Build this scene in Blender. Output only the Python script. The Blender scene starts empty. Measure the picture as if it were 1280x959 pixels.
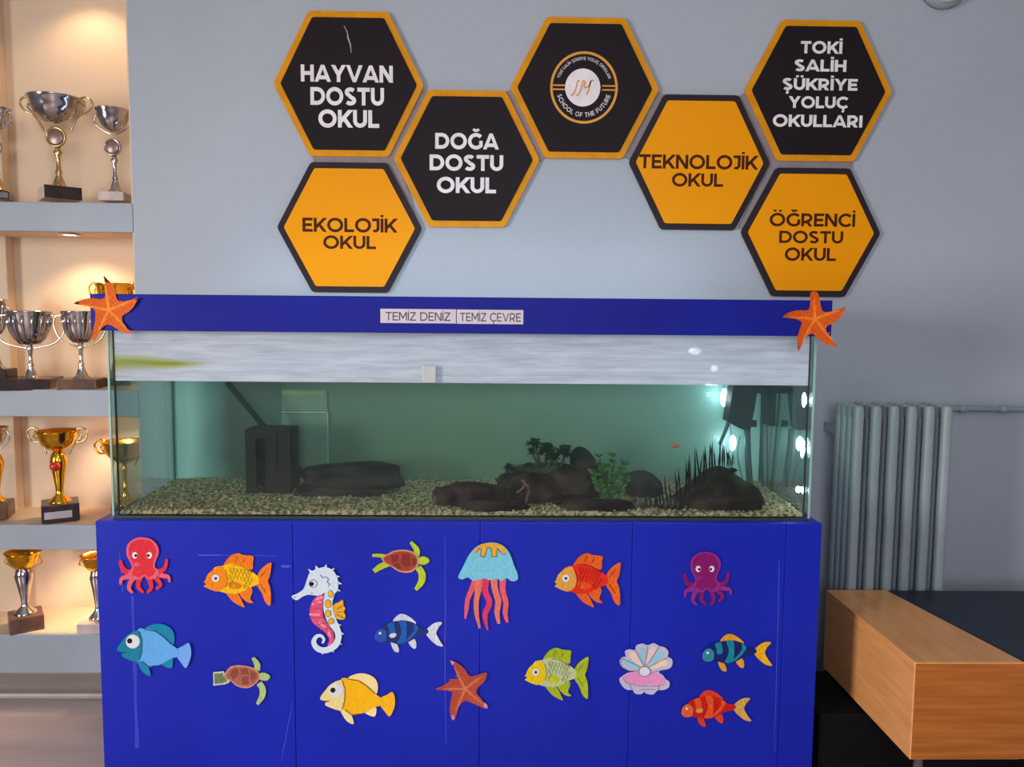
import bpy, bmesh, math, random
from math import pi, sin, cos, radians
from mathutils import Vector, Matrix
from mathutils import geometry as geo
random.seed(7)
SC = bpy.context.scene
COL = SC.collection

# ------------------------------------------------------------------ camera
F = 961.0
CAMZ = 1.38
PITCH, YAW, ROLL = radians(4.708), radians(1.029), radians(0.4907)
_f = Vector((sin(YAW)*cos(PITCH), cos(YAW)*cos(PITCH), -sin(PITCH)))
_r = Vector((cos(YAW), -sin(YAW), 0))
_u = _r.cross(_f)
RI = cos(ROLL)*_r + sin(ROLL)*_u
UP = -sin(ROLL)*_r + cos(ROLL)*_u
FW = _f
cam_d = bpy.data.cameras.new('camera')
cam_d.sensor_width = 36; cam_d.lens = F/1280*36
cam_d.clip_start = 0.02
cam = bpy.data.objects.new('camera', cam_d); COL.objects.link(cam)
M = Matrix((RI, UP, -FW)).transposed().to_4x4(); M.translation = (0, 0, CAMZ)
cam.matrix_world = M
SC.camera = cam

def P(px, py, Y):
    """the point of the plane y=Y that lies on this pixel of the 1280x959 photograph"""
    d = FW*F + RI*(px-640) - UP*(py-479.5)
    v = d*(Y/d.y)
    return Vector((v.x, Y, v.z + CAMZ))

# ------------------------------------------------------------------ view, world, lights
SC.view_settings.view_transform = 'Standard'
SC.view_settings.look = 'None'
SC.view_settings.exposure = 0.0
SC.view_settings.gamma = 1.0
SC.cycles.transparent_max_bounces = 32
SC.cycles.max_bounces = 8
SC.cycles.volume_bounces = 1
SC.cycles.sample_clamp_indirect = 4.0
w = bpy.data.worlds.new('daylight'); SC.world = w; w.use_nodes = True
w.node_tree.nodes['Background'].inputs[0].default_value = (0.62, 0.74, 0.95, 1)
w.node_tree.nodes['Background'].inputs[1].default_value = 1.2

def area(name, loc, target, sx, sy, power, col):
    d = bpy.data.lights.new(name, 'AREA'); d.shape = 'RECTANGLE'; d.size = sx; d.size_y = sy
    d.energy = power; d.color = col
    o = bpy.data.objects.new(name, d); COL.objects.link(o)
    o.location = loc
    o.rotation_euler = (Vector(target)-Vector(loc)).to_track_quat('-Z', 'Y').to_euler()
    return o
# daylight entering by the left window; unseen rear window and ceiling light added as fill
dw = area('daylight_left_window', (-4.05, -0.75, 1.35), (1.06, 2.15, 0.6), 1.1, 1.4, 56, (1.0, 0.92, 0.84)); dw.data.spread = radians(95)
area('rear_fill_light', (-0.2, -3.0, 2.0), (0, 2.7, 1.45), 1.8, 1.1, 66, (0.95, 0.97, 1.0))
area('ceiling_fill_light', (0.5, -0.6, 2.93), (0.5, -0.6, 0), 1.2, 1.2, 18, (0.95, 0.98, 1.0))

# ------------------------------------------------------------------ materials
def lin(c):
    def f(v):
        v = v/255.0
        return v/12.92 if v <= 0.04045 else ((v+0.055)/1.055)**2.4
    return tuple(f(v) for v in c[:3]) + (1.0,)

_mats = {}
def mat(name, c, rough=0.5, metal=0.0, c2=None, scale=20.0, detail=4.0, bump=0.0, bscale=None,
        stretch=None, spec=None, emit=None, alpha=None, lo=0.35, hi=0.65, coat=0.0):
    if name in _mats: return _mats[name]
    m = bpy.data.materials.new(name); m.use_nodes = True
    nt = m.node_tree; b = nt.nodes['Principled BSDF']
    b.inputs['Roughness'].default_value = rough
    b.inputs['Metallic'].default_value = metal
    if spec is not None: b.inputs['Specular IOR Level'].default_value = spec
    if coat: b.inputs['Coat Weight'].default_value = coat
    col = lin(c)
    if c2 is None:
        c2 = tuple(min(255, v*0.93) for v in c)
    tc = nt.nodes.new('ShaderNodeTexCoord'); mp = nt.nodes.new('ShaderNodeMapping')
    nt.links.new(tc.outputs['Object'], mp.inputs[0])
    if stretch: mp.inputs['Scale'].default_value = stretch
    n = nt.nodes.new('ShaderNodeTexNoise'); n.inputs['Scale'].default_value = scale
    n.inputs['Detail'].default_value = detail
    nt.links.new(mp.outputs[0], n.inputs['Vector'])
    r = nt.nodes.new('ShaderNodeValToRGB')
    r.color_ramp.elements[0].position = lo; r.color_ramp.elements[1].position = hi
    r.color_ramp.elements[0].color = col; r.color_ramp.elements[1].color = lin(c2)
    nt.links.new(n.outputs[0], r.inputs[0]); nt.links.new(r.outputs[0], b.inputs['Base Color'])
    if bump:
        n2 = nt.nodes.new('ShaderNodeTexNoise'); n2.inputs['Scale'].default_value = bscale or scale*3
        n2.inputs['Detail'].default_value = 5
        nt.links.new(mp.outputs[0], n2.inputs['Vector'])
        bp = nt.nodes.new('ShaderNodeBump'); bp.inputs['Strength'].default_value = bump
        bp.inputs['Distance'].default_value = 0.004
        nt.links.new(n2.outputs[0], bp.inputs['Height']); nt.links.new(bp.outputs[0], b.inputs['Normal'])
    if emit:
        b.inputs['Emission Color'].default_value = lin(c); b.inputs['Emission Strength'].default_value = emit
    _mats[name] = m
    return m

def clear_mat(name, tint=(1, 1, 1), base=0.03, edge=0.5, rough=0.02, volume=None):
    """clear pane or water surface: see-through with a facing-dependent mirror share"""
    m = bpy.data.materials.new(name); m.use_nodes = True; nt = m.node_tree
    for n in list(nt.nodes): nt.nodes.remove(n)
    out = nt.nodes.new('ShaderNodeOutputMaterial')
    tr = nt.nodes.new('ShaderNodeBsdfTransparent'); tr.inputs[0].default_value = (*tint, 1)
    gl = nt.nodes.new('ShaderNodeBsdfGlossy'); gl.inputs['Roughness'].default_value = rough
    lw = nt.nodes.new('ShaderNodeLayerWeight'); lw.inputs[0].default_value = 0.25
    mr = nt.nodes.new('ShaderNodeMapRange'); mr.inputs[3].default_value = base; mr.inputs[4].default_value = edge
    nt.links.new(lw.outputs['Facing'], mr.inputs[0])
    mx = nt.nodes.new('ShaderNodeMixShader')
    nt.links.new(mr.outputs[0], mx.inputs[0]); nt.links.new(tr.outputs[0], mx.inputs[1]); nt.links.new(gl.outputs[0], mx.inputs[2])
    nt.links.new(mx.outputs[0], out.inputs[0])
    if volume:
        (cs, ds, ca, da) = volume
        s = nt.nodes.new('ShaderNodeVolumeScatter'); s.inputs[0].default_value = (*cs, 1); s.inputs[1].default_value = ds
        a = nt.nodes.new('ShaderNodeVolumeAbsorption'); a.inputs[0].default_value = (*ca, 1); a.inputs[1].default_value = da
        ad = nt.nodes.new('ShaderNodeAddShader')
        nt.links.new(s.outputs[0], ad.inputs[0]); nt.links.new(a.outputs[0], ad.inputs[1])
        nt.links.new(ad.outputs[0], out.inputs[1])
    _mats[name] = m
    return m

# ------------------------------------------------------------------ mesh helpers
class MB:
    def __init__(s): s.v = []; s.f = []; s.sm = []
    def add(s, vs, fs, smooth=False):
        o = len(s.v); s.v += [tuple(v) for v in vs]
        for f in fs: s.f.append([o+i for i in f]); s.sm.append(smooth)
        return s
    def box(s, x0, x1, y0, y1, z0, z1, bev=0.0):
        if bev <= 0:
            vs = [(x, y, z) for x in (x0, x1) for y in (y0, y1) for z in (z0, z1)]
            return s.add(vs, [(0, 1, 3, 2), (4, 6, 7, 5), (0, 4, 5, 1), (2, 3, 7, 6), (0, 2, 6, 4), (1, 5, 7, 3)])
        bm = bmesh.new(); bmesh.ops.create_cube(bm, size=1)
        for v in bm.verts:
            v.co = Vector(((x0+x1)/2+v.co.x*(x1-x0), (y0+y1)/2+v.co.y*(y1-y0), (z0+z1)/2+v.co.z*(z1-z0)))
        bmesh.ops.bevel(bm, geom=bm.edges[:], offset=bev, segments=2, profile=0.5, affect='EDGES')
        return s.bm(bm)
    def bm(s, bm, smooth=False):
        bm.verts.index_update()
        s.add([v.co.copy() for v in bm.verts], [[v.index for v in f.verts] for f in bm.faces], smooth); bm.free(); return s
    def lathe(s, prof, c=(0, 0, 0), n=28, smooth=True):
        vs = []; fs = []
        for (r, z) in prof:
            for k in range(n):
                a = 2*pi*k/n; vs.append((c[0]+r*cos(a), c[1]+r*sin(a), c[2]+z))
        for i in range(len(prof)-1):
            for k in range(n):
                k2 = (k+1) % n; fs.append((i*n+k, i*n+k2, (i+1)*n+k2, (i+1)*n+k))
        fs.append(list(range(n))[::-1]); fs.append([(len(prof)-1)*n+k for k in range(n)])
        return s.add(vs, fs, smooth)
    def tube(s, pts, rad, n=8, smooth=True, flat=1.0):
        pts = [Vector(p) for p in pts]; R = rad if isinstance(rad, (list, tuple)) else [rad]*len(pts)
        vs = []; fs = []; ref = None
        for i, p in enumerate(pts):
            t = (pts[min(i+1, len(pts)-1)]-pts[max(i-1, 0)]).normalized()
            if ref is None: ref = t.orthogonal().normalized()
            ref = (ref - t*ref.dot(t)).normalized(); bi = t.cross(ref)
            for k in range(n):
                a = 2*pi*k/n; vs.append(p + ref*cos(a)*R[i] + bi*sin(a)*R[i]*flat)
        for i in range(len(pts)-1):
            for k in range(n):
                k2 = (k+1) % n; fs.append((i*n+k, i*n+k2, (i+1)*n+k2, (i+1)*n+k))
        fs.append(list(range(n))[::-1]); fs.append([(len(pts)-1)*n+k for k in range(n)])
        return s.add(vs, fs, smooth)
    def ball(s, c, r, sub=2, sx=1, sy=1, sz=1):
        bm = bmesh.new(); bmesh.ops.create_icosphere(bm, subdivisions=sub, radius=1)
        for v in bm.verts: v.co = Vector((c[0]+v.co.x*r*sx, c[1]+v.co.y*r*sy, c[2]+v.co.z*r*sz))
        return s.bm(bm, True)
    def build(s, name, m, parent=None, origin=None, **props):
        if origin is None:
            origin = Vector(parent['_o']) if parent is not None and '_o' in parent else None
            if origin is None:
                if parent is None and s.v:
                    xs = [v[0] for v in s.v]; ys = [v[1] for v in s.v]; zs = [v[2] for v in s.v]
                    origin = Vector(((min(xs)+max(xs))/2, (min(ys)+max(ys))/2, min(zs)))
                else: origin = Vector((0, 0, 0))
        me = bpy.data.meshes.new(name)
        me.from_pydata([tuple(Vector(v)-origin) for v in s.v], [], s.f)
        me.polygons.foreach_set('use_smooth', s.sm); me.materials.append(m); me.update()
        bm = bmesh.new(); bm.from_mesh(me); bmesh.ops.recalc_face_normals(bm, faces=bm.faces); bm.to_mesh(me); bm.free()
        o = bpy.data.objects.new(name, me); COL.objects.link(o)
        if parent is None: o.location = origin
        else:
            o.parent = parent; o.location = origin - Vector(parent['_o'])
        o['_o'] = tuple(origin)
        for k, v in props.items(): o[k] = v
        return o

def thing(name, origin, label, cat, group=None):
    o = bpy.data.objects.new(name, None); COL.objects.link(o); o.location = origin
    o.empty_display_size = 0.05
    o['_o'] = tuple(origin); o['label'] = label; o['category'] = cat
    if group: o['group'] = group
    return o

def tag(o, label, cat, group=None, kind=None):
    o['label'] = label; o['category'] = cat
    if group: o['group'] = group
    if kind: o['kind'] = kind
    return o

def struct(o):
    o['kind'] = 'structure'; return o

def crom(pts, n=5, closed=True):
    out = []; L = len(pts)
    rng = range(L) if closed else range(L-1)
    for i in rng:
        if closed: p0, p1, p2, p3 = pts[i-1], pts[i], pts[(i+1) % L], pts[(i+2) % L]
        else: p0, p1, p2, p3 = pts[max(i-1, 0)], pts[i], pts[i+1], pts[min(i+2, L-1)]
        for k in range(n):
            t = k/n
            out.append(tuple(0.5*((2*p1[j]) + (-p0[j]+p2[j])*t + (2*p0[j]-5*p1[j]+4*p2[j]-p3[j])*t*t
                       + (-p0[j]+3*p1[j]-3*p2[j]+p3[j])*t**3) for j in range(len(p1))))
    if not closed: out.append(tuple(pts[-1]))
    return out

# ------------------------------------------------------------------ palette
M_wall = mat('wall_paint', (170, 176, 187), 0.62, c2=(163, 170, 181), scale=1.3, bump=0.25, bscale=60)
M_shelf = mat('shelf_front_paint', (160, 170, 183), 0.5, scale=3, bump=0.1, bscale=50)
M_niche = mat('niche_paint', (216, 194, 170), 0.6, c2=(210, 188, 162), scale=2)
M_floor = mat('floor_vinyl', (186, 168, 166), 0.28, c2=(172, 154, 151), scale=3, stretch=(0.6, 4, 1), bump=0.05)
M_ceiling = mat('ceiling_paint', (225, 226, 224), 0.8)
M_plinth = mat('plinth_laminate', (134, 124, 120), 0.45, c2=(118, 108, 104), scale=5, stretch=(0.3, 3, 6))
M_mould = mat('plinth_moulding', (176, 166, 160), 0.4)
M_blue = mat('blue_cabinet_vinyl', (14, 34, 172), 0.4, spec=0.3, c2=(11, 29, 162), scale=2.5, bump=0.12, bscale=9, coat=0.05)
M_lidblue = mat('blue_hood_vinyl', (20, 28, 140), 0.5, spec=0.15, c2=(17, 25, 130), scale=3, bump=0.08, bscale=12)
M_tape_highlight = mat('clear_tape_highlight', (70, 84, 205), 0.12, coat=0.5)
M_black = mat('black_sign_face', (34, 26, 31), 0.5, spec=0.12, c2=(30, 24, 28), scale=3)
M_gold = mat('amber_sign_face', (238, 152, 4), 0.42, spec=0.12, c2=(236, 150, 4), scale=3)
M_goldrim = mat('amber_sign_rim', (222, 146, 20), 0.45, spec=0.12)
M_darkrim = mat('dark_sign_rim', (48, 38, 42), 0.45, spec=0.12)
M_white = mat('white_print', (235, 228, 232), 0.5)
M_brown = mat('dark_brown_print', (72, 30, 14), 0.5, spec=0.12)
M_taupe = mat('taupe_backing', (138, 126, 132), 0.6)

# ------------------------------------------------------------------ room shell
WY = 2.7
NX = -1.257                       # right edge of the trophy niche
XL, XR, YB, ZC = -4.2, 3.2, -3.2, 3.0
b = MB(); b.box(NX, XR, WY, WY+0.4, 0, ZC); b.box(XL, -2.9, WY, WY+0.4, 0, ZC); b.box(-2.9, NX, WY, WY+0.4, 2.62, ZC)
b.box(-2.9, NX, WY+0.27, WY+0.4, 0, 2.62)
struct(b.build('wall_back', M_wall))
# niche lining: warm white plaster
b = MB(); b.box(-2.9, NX, WY+0.262, WY+0.27, 0.1, 2.62); b.box(NX-0.006, NX, WY+0.004, WY+0.262, 0.1, 2.62)
b.box(-2.9, NX, WY+0.004, WY+0.262, 2.60, 2.62); b.box(-2.9, -2.89, WY+0.004, WY+0.262, 0.1, 2.6)
struct(b.build('trim_1', M_niche))
struct(MB().box(-1.93, -1.83, WY+0.215, WY+0.262, 0.1, 2.6, 0.003).build('trim_2', M_niche))
b = MB(); b.box(XL-0.2, XL, YB, -1.35, 0, ZC); b.box(XL-0.2, XL, -0.15, WY+0.4, 0, ZC)
b.box(XL-0.2, XL, -1.35, -0.15, 0, 0.65); b.box(XL-0.2, XL, -1.35, -0.15, 2.25, ZC)
struct(b.build('wall_left', M_wall))
struct(MB().box(XR, XR+0.2, YB, WY+0.4, 0, ZC).build('wall_right', M_wall))
b = MB(); b.box(XL, -1.2, YB-0.2, YB, 0, ZC); b.box(0.8, XR, YB-0.2, YB, 0, ZC)
b.box(-1.2, 0.8, YB-0.2, YB, 0, 1.42); b.box(-1.2, 0.8, YB-0.2, YB, 2.6, ZC)
struct(b.build('wall_rear', M_wall))
struct(MB().box(XL-0.2, XR+0.2, YB-0.2, WY+0.4, -0.1, 0).build('floor', M_floor))
struct(MB().box(XL-0.2, XR+0.2, YB-0.2, WY+0.4, ZC, ZC+0.1).build('ceiling', M_ceiling))
for nm, fr in (('window_1', [(-4.2, -4.14, -1.35, -1.29, .65, 2.25), (-4.2, -4.14, -.21, -.15, .65, 2.25), (-4.2, -4.14, -1.29, -.21, .65, .71), (-4.2, -4.14, -1.29, -.21, 2.19, 2.25)]),
               ('fill_window', [(-1.2, -1.14, -3.2, -3.14, 1.42, 2.6), (.74, .8, -3.2, -3.14, 1.42, 2.6), (-1.14, .74, -3.2, -3.14, 1.42, 1.48), (-1.14, .74, -3.2, -3.14, 2.54, 2.6)])):  # second one added behind the camera to let in fill light
    b = MB()
    for q in fr: b.box(*q)
    struct(b.build(nm, M_white))

# shelf boards of the niche, plinth, mouldings
def Zv(v): return v + CAMZ
shelf_z = [(0.290, 0.389), (-0.350, -0.255), (-0.826, -0.736)]
for i, (z0, z1) in enumerate(shelf_z):
    o = MB().box(-2.9, NX-0.006, WY+0.012, WY+0.262, Zv(z0)+0.004, Zv(z1)-0.0004).build('shelf_board', M_niche)
    tag(o, ['upper white niche shelf carrying the tall two-handled cup', 'middle white niche shelf carrying the silver cups',
            'lower white niche shelf carrying the gold cup with the red ball'][i], 'shelf', 'shelves of the trophy niche')
    MB().box(-2.9, NX-0.001, WY-0.002, WY+0.012, Zv(z0), Zv(z1), 0.002).build('front_edge', M_shelf, o, label='pale blue painted shelf front')
o = MB().box(-2.9, NX-0.006, WY+0.012, WY+0.262, Zv(-1.276), Zv(-1.136)).build('shelf_board', M_niche)
tag(o, 'bottom niche shelf with a deep pale blue front above the floor plinth', 'shelf', 'shelves of the trophy niche')
MB().box(-2.9, NX-0.001, WY-0.002, WY+0.012, Zv(-1.278), Zv(-1.136), 0.002).build('front_edge', M_shelf, o, label='deep pale blue front')
struct(MB().box(-2.9, -1.11, WY+0.0, WY+0.012, 0.0, 0.102, 0.002).build('baseboard_back', M_plinth))
struct(MB().box(-2.9, -1.11, WY-0.022, WY, 0.014, 0.032, 0.005).build('trim_3', M_mould))
struct(MB().box(-2.9, -1.11, WY-0.012, WY, 0.0, 0.014).build('trim_4', M_plinth))

# ------------------------------------------------------------------ niche downlights
M_lampglow = mat('lamp_glow', (255, 226, 190), 0.5, emit=16)
M_lampring = mat('lamp_ring', (225, 215, 205), 0.35)
dl = [(-1.50, 2.80, 2.60, 'top'), (-1.53, 2.80, Zv(0.290), 'upper'), (-1.40, 2.82, Zv(-0.350), 'middle'), (-1.50, 2.80, Zv(-0.826), 'lower')]
POW = [5.2, 7.5, 8.0, 9.0]
for i, (x, y, z, nm) in enumerate(dl):
    lab = ['warm recessed downlight in the niche top', 'warm recessed downlight glowing under the upper shelf',
           'warm recessed downlight under the middle shelf', 'warm recessed downlight under the lower shelf'][i]
    t = thing('downlight', (x, y, z), lab, 'light', 'downlights of the trophy niche')
    MB().lathe([(0.034, -0.001), (0.036, -0.004), (0.030, -0.006), (0.028, -0.003)], (x, y, z+0.003)).build('ring', M_lampring, t)
    MB().lathe([(0.027, -0.0025), (0.020, -0.0035)], (x, y, z+0.003)).build('lamp', M_lampglow, t)
    d = bpy.data.lights.new('downlight_beam', 'SPOT'); d.energy = POW[i]; d.spot_size = radians(125); d.spot_blend = 0.6
    d.color = (1.0, 0.67, 0.40); d.shadow_soft_size = 0.025
    lo = bpy.data.objects.new('downlight_beam', d); COL.objects.link(lo); lo.location = (x, y, z-0.012)
    lo.rotation_euler = (radians(6), 0, 0)

# ------------------------------------------------------------------ lettering: geometric capitals drawn as strokes
def arc(cx, cy, rx, ry, a0, a1, n=14):
    return [(cx+rx*cos(radians(a0+(a1-a0)*i/n)), cy+ry*sin(radians(a0+(a1-a0)*i/n))) for i in range(n+1)]
def glyphs(t):
    h = t/2; L = h; G = {}
    def V(x): return [(x, 0), (x, 1)]
    def H(x0, x1, y): return [(x0, y), (x1, y)]
    G['H'] = (.84, [V(L), V(.84-h), H(L, .84-h, .5)])
    G['I'] = (t, [V(h)])
    G['L'] = (.66, [V(L), H(0, .66, h)])
    G['E'] = (.70, [V(L), H(0, .70, h), H(0, .70, 1-h), H(0, .64, .5)])
    G['F'] = (.68, [V(L), H(0, .68, 1-h), H(0, .62, .46)])
    G['T'] = (.80, [V(.40), H(0, .80, 1-h)])
    G['O'] = (1.10, [arc(.55, .5, .55-h, .52-h, 0, 360, 36)])
    G['C'] = (.92, [arc(.54, .5, .54-h, .52-h, 42, 318, 26)])
    G['G'] = (.98, [arc(.54, .5, .54-h, .52-h, 42, 326, 26), [(.98-h, .53), (.98-h, .14)]])
    G['D'] = (.94, [V(L), [(L, 1-h), (.42, 1-h)] + arc(.42, .5, .52-h, .5-h, 88, -88, 18) + [(.42, h), (L, h)]])
    G['U'] = (.84, [[(L, 1), (L, .42)] + arc(.42, .40, .42-h, .40-h, 180, 360, 16) + [(.84-h, .42), (.84-h, 1)]])
    G['J'] = (.50, [[(.0, 1-h), (.50-h, 1-h)], [(.50-h, 1), (.50-h, .32)] + arc(.21, .30, .29-h, .30-h, 0, -130, 12)])
    G['R'] = (.82, [V(L), [(L, 1-h), (.42, 1-h)] + arc(.42, .655, .36-h, .345-h, 88, -88, 12) + [(.42, .31+h*.2), (L, .31+h*.2)], [(.42, .36), (.70, -.03)]])
    G['S'] = (.76, [arc(.38, .735, .36-h, .275-h, 30, 250, 14)[:-1] + arc(.38, .27, .37-h, .28-h, 72, -150, 14)])
    G['A'] = (.98, [[(.03, -.12), (.49, 1.0), (.95, -.12)], H(.22, .76, .26)])
    G['V'] = (.98, [[(.03, 1.12), (.49, 0.0), (.95, 1.12)]])
    G['Y'] = (.92, [[(.04, 1.12), (.46, .42), (.88, 1.12)], [(.46, 0), (.46, .46)]])
    G['N'] = (.86, [V(L), V(.86-h), [(.04, 1.08), (.82, -.08)]])
    G['M'] = (1.02, [V(L), V(1.02-h), [(.03, 1.1), (.51, .28), (.99, 1.1)]])
    G['K'] = (.84, [V(L), [(.08, .26), (.86, 1.08)], [(.36, .54), (.84, -.10)]])
    G['Z'] = (.78, [H(0.02, .76, 1-h), H(0, .78, h), [(.03, .02), (.75, .98)]])
    dot = [[(-t*.5, 1.21), (t*.5, 1.21)]]
    def acc(g, extra): return (G[g][0], G[g][1], extra)
    G['\u0130'] = acc('I', [[(0, 1.17), (t, 1.17)]])
    G['\u00dc'] = acc('U', [[(.16, 1.16), (.16+t*.85, 1.16)], [(.50, 1.16), (.50+t*.85, 1.16)]])
    G['\u00d6'] = acc('O', [[(.26, 1.18), (.26+t, 1.18)], [(.64, 1.18), (.64+t, 1.18)]])
    G['\u011e'] = acc('G', [arc(.54, 1.30, .17, .13, 190, 350, 8)])
    G['\u015e'] = acc('S', [[(.38, .02), (.38, -.10)], [(.44, -.12), (.38, -.25), (.28, -.24)]])
    G['\u00c7'] = acc('C', [[(.54, .02), (.54, -.10)], [(.60, -.12), (.54, -.25), (.44, -.24)]])
    return G

def clip01(poly):
    for lim, sgn in ((0.0, 1), (1.0, -1)):
        out = []
        for i in range(len(poly)):
            a, c = poly[i-1], poly[i]
            ia, ic = (a[1]-lim)*sgn >= -1e-9, (c[1]-lim)*sgn >= -1e-9
            if ia != ic:
                u = (lim-a[1])/(c[1]-a[1]); out.append((a[0]+(c[0]-a[0])*u, lim))
            if ic: out.append(c)
        poly = out
        if len(poly) < 3: return []
    return poly

def stroke_quads(pts, t):
    """constant-width band along a polyline, mitred; t may be a list of widths"""
    n = len(pts); closed = (abs(pts[0][0]-pts[-1][0])+abs(pts[0][1]-pts[-1][1]) < 1e-6)
    W = t if isinstance(t, (list, tuple)) else [t]*n
    Lf = []; Rt = []
    for i in range(n):
        a = pts[i-1] if i > 0 else (pts[-2] if closed else None)
        c = pts[i+1] if i < n-1 else (pts[1] if closed else None)
        p = pts[i]; ds = []
        for q0, q1 in ((a, p), (p, c)):
            if q0 is None or q1 is None: continue
            dx, dy = q1[0]-q0[0], q1[1]-q0[1]; l = math.hypot(dx, dy) or 1e-9; ds.append((dx/l, dy/l))
        if len(ds) == 1: nx, ny, k = -ds[0][1], ds[0][0], 1.0
        else:
            nx, ny = -(ds[0][1]+ds[1][1]), ds[0][0]+ds[1][0]; l = math.hypot(nx, ny) or 1e-9; nx /= l; ny /= l
            k = 1.0/max(0.45, nx*-ds[0][1]+ny*ds[0][0])
        Lf.append((p[0]+nx*W[i]/2*k, p[1]+ny*W[i]/2*k)); Rt.append((p[0]-nx*W[i]/2*k, p[1]-ny*W[i]/2*k))
    return [[Lf[i], Lf[i+1], Rt[i+1], Rt[i]] for i in range(n-1)]

def text_polys(txt, t=0.215, track=0.075, space=0.34):
    G = glyphs(t); x = 0; out = []
    for ch in txt:
        if ch == ' ': x += space; continue
        g = G[ch]
        for st in g[1]:
            for q in stroke_quads(st, t):
                q = clip01(q) if ch not in 'OCGS\u00d6\u00c7\u011e\u015e' else q
                if len(q) >= 3: out.append([(x+p[0], p[1]) for p in q])
        if len(g) > 2:
            for st in g[2]:
                for q in stroke_quads(st, t*0.74): out.append([(x+p[0], p[1]) for p in q])
        x += g[0]+track
    return out, x-track

def inside(p, poly):
    r = False; j = len(poly)-1
    for i in range(len(poly)):
        a, c = poly[i], poly[j]
        if (a[1] > p[1]) != (c[1] > p[1]) and p[0] < (c[0]-a[0])*(p[1]-a[1])/(c[1]-a[1])+a[0]: r = not r
        j = i
    return r
def add_union(mb, polys, fn):
    """triangulate the union of overlapping flat polygons, then map each 2D point by fn"""
    vs = []; fs = []
    for q in polys:
        a = sum(q[i-1][0]*q[i][1]-q[i][0]*q[i-1][1] for i in range(len(q)))
        if abs(a) < 1e-7: continue
        if a < 0: q = q[::-1]
        fs.append(list(range(len(vs), len(vs)+len(q)))); vs += [Vector(p) for p in q]
    res = geo.delaunay_2d_cdt(vs, [], fs, 0, 1e-6)
    pl_ = [[(vs[i].x, vs[i].y) for i in f] for f in fs]; bb = [(min(p[0] for p in q), max(p[0] for p in q), min(p[1] for p in q), max(p[1] for p in q)) for q in pl_]
    keep = []
    for f in res[2]:
        cx = sum(res[0][i].x for i in f)/len(f); cy = sum(res[0][i].y for i in f)/len(f)
        if any(b[0] <= cx <= b[1] and b[2] <= cy <= b[3] and inside((cx, cy), q) for b, q in zip(bb, pl_)): keep.append(list(f))
    mb.add([fn(v.x, v.y) for v in res[0]], keep)

def add_text(mb, txt, x0, x1, ytop, ybot, Y, t=0.225, jitter=0):
    """capitals filling the pixel box x0..x1, ytop..ybot (cap height) on the plane y=Y"""
    pol, wd = text_polys(txt, t)
    A = P(x0, (ytop+ybot)/2, Y); B = P(x1, (ytop+ybot)/2, Y)
    zc = (A.z+B.z)/2; h = (ybot-ytop)*Y/F; sx = (B.x-A.x)/wd
    add_union(mb, pol, lambda x, y: (A.x+x*sx, Y, zc+(y-0.5)*h))

# ------------------------------------------------------------------ honeycomb signs
def hexpts(cx, cz, w, h, r=0.012, n=4):
    k = [(-w/2, 0), (-w*0.262, h/2), (w*0.262, h/2), (w/2, 0), (w*0.262, -h/2), (-w*0.262, -h/2)]
    out = []
    for i in range(6):
        a, p, c = Vector(k[i-1]), Vector(k[i]), Vector(k[(i+1) % 6])
        d0 = (a-p).normalized()*r; d1 = (c-p).normalized()*r
        for j in range(n+1):
            u = j/n; q = (p+d0)*(1-u)**2 + 2*p*u*(1-u) + (p+d1)*u*u
            out.append((cx+q.x, cz+q.y))
    return out
def prism_y(mb, pts, y0, y1, smooth=False):
    n = len(pts)
    mb.add([(p[0], y0, p[1]) for p in pts]+[(p[0], y1, p[1]) for p in pts],
           [list(range(n)), list(range(2*n-1, n-1, -1))]+[(i, (i+1) % n, n+(i+1) % n, n+i) for i in range(n)])
    return mb
SY = 2.686
def hexsign(L, T, R, B, dark, lines, label, tl=0.23):
    c = P((L+R)/2, (T+B)/2, SY); w = (R-L)*SY/F; h = (B-T)*SY/F
    t = thing('hexagonal_sign', (c.x, WY, c.z), label, 'sign', 'honeycomb of school signs on the wall')
    prism_y(MB(), hexpts(c.x, c.z, w, h), SY, WY-0.006).build('rim', M_goldrim if dark else M_darkrim, t)
    k = 0.021
    prism_y(MB(), hexpts(c.x, c.z, w-2*k*1.15, h-2*k, 0.007), SY-0.0025, SY+0.001).build('face', M_black if dark else M_gold, t)
    if lines:
        mb = MB()
        for (txt, x0, x1, y0, y1) in lines: add_text(mb, txt, x0, x1, y0, y1, SY-0.003, tl)
        mb.build('lettering', M_white if dark else M_brown, t)
    return t, c
I_, U_, O_, G_, S_, C_ = '\u0130', '\u00dc', '\u00d6', '\u011e', '\u015e', '\u00c7'
hexsign(345, 20, 527, 191, True, [('HAYVAN', 376, 491, 82, 102), ('DOSTU', 388, 480, 110, 131), ('OKUL', 398, 474, 138, 159)],
        'black hexagonal sign with amber rim reading HAYVAN DOSTU OKUL')
hexsign(348, 206, 526, 364, False, [('EKOLOJ'+I_+'K', 378, 496, 273, 290), ('OKUL', 404, 470, 295, 311)],
        'amber hexagonal sign with dark rim reading EKOLOJ'+I_+'K OKUL', 0.2)
hexsign(494, 117, 673, 281, True, [('DO'+G_+'A', 544, 623, 167, 186), ('DOSTU', 537, 629, 194, 213), ('OKUL', 546, 620, 222, 241)],
        'black hexagonal sign with amber rim reading DO'+G_+'A DOSTU OKUL')
tl, lc = hexsign(640, 27, 822, 194, True, [], 'black hexagonal sign with amber rim and a round white emblem')
hexsign(787, 122, 962, 285, False, [('TEKNOLOJ'+I_+'K', 799, 947, 194, 211), ('OKUL', 840, 904, 217, 233)],
        'amber hexagonal sign with dark rim reading TEKNOLOJ'+I_+'K OKUL', 0.2)
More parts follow.
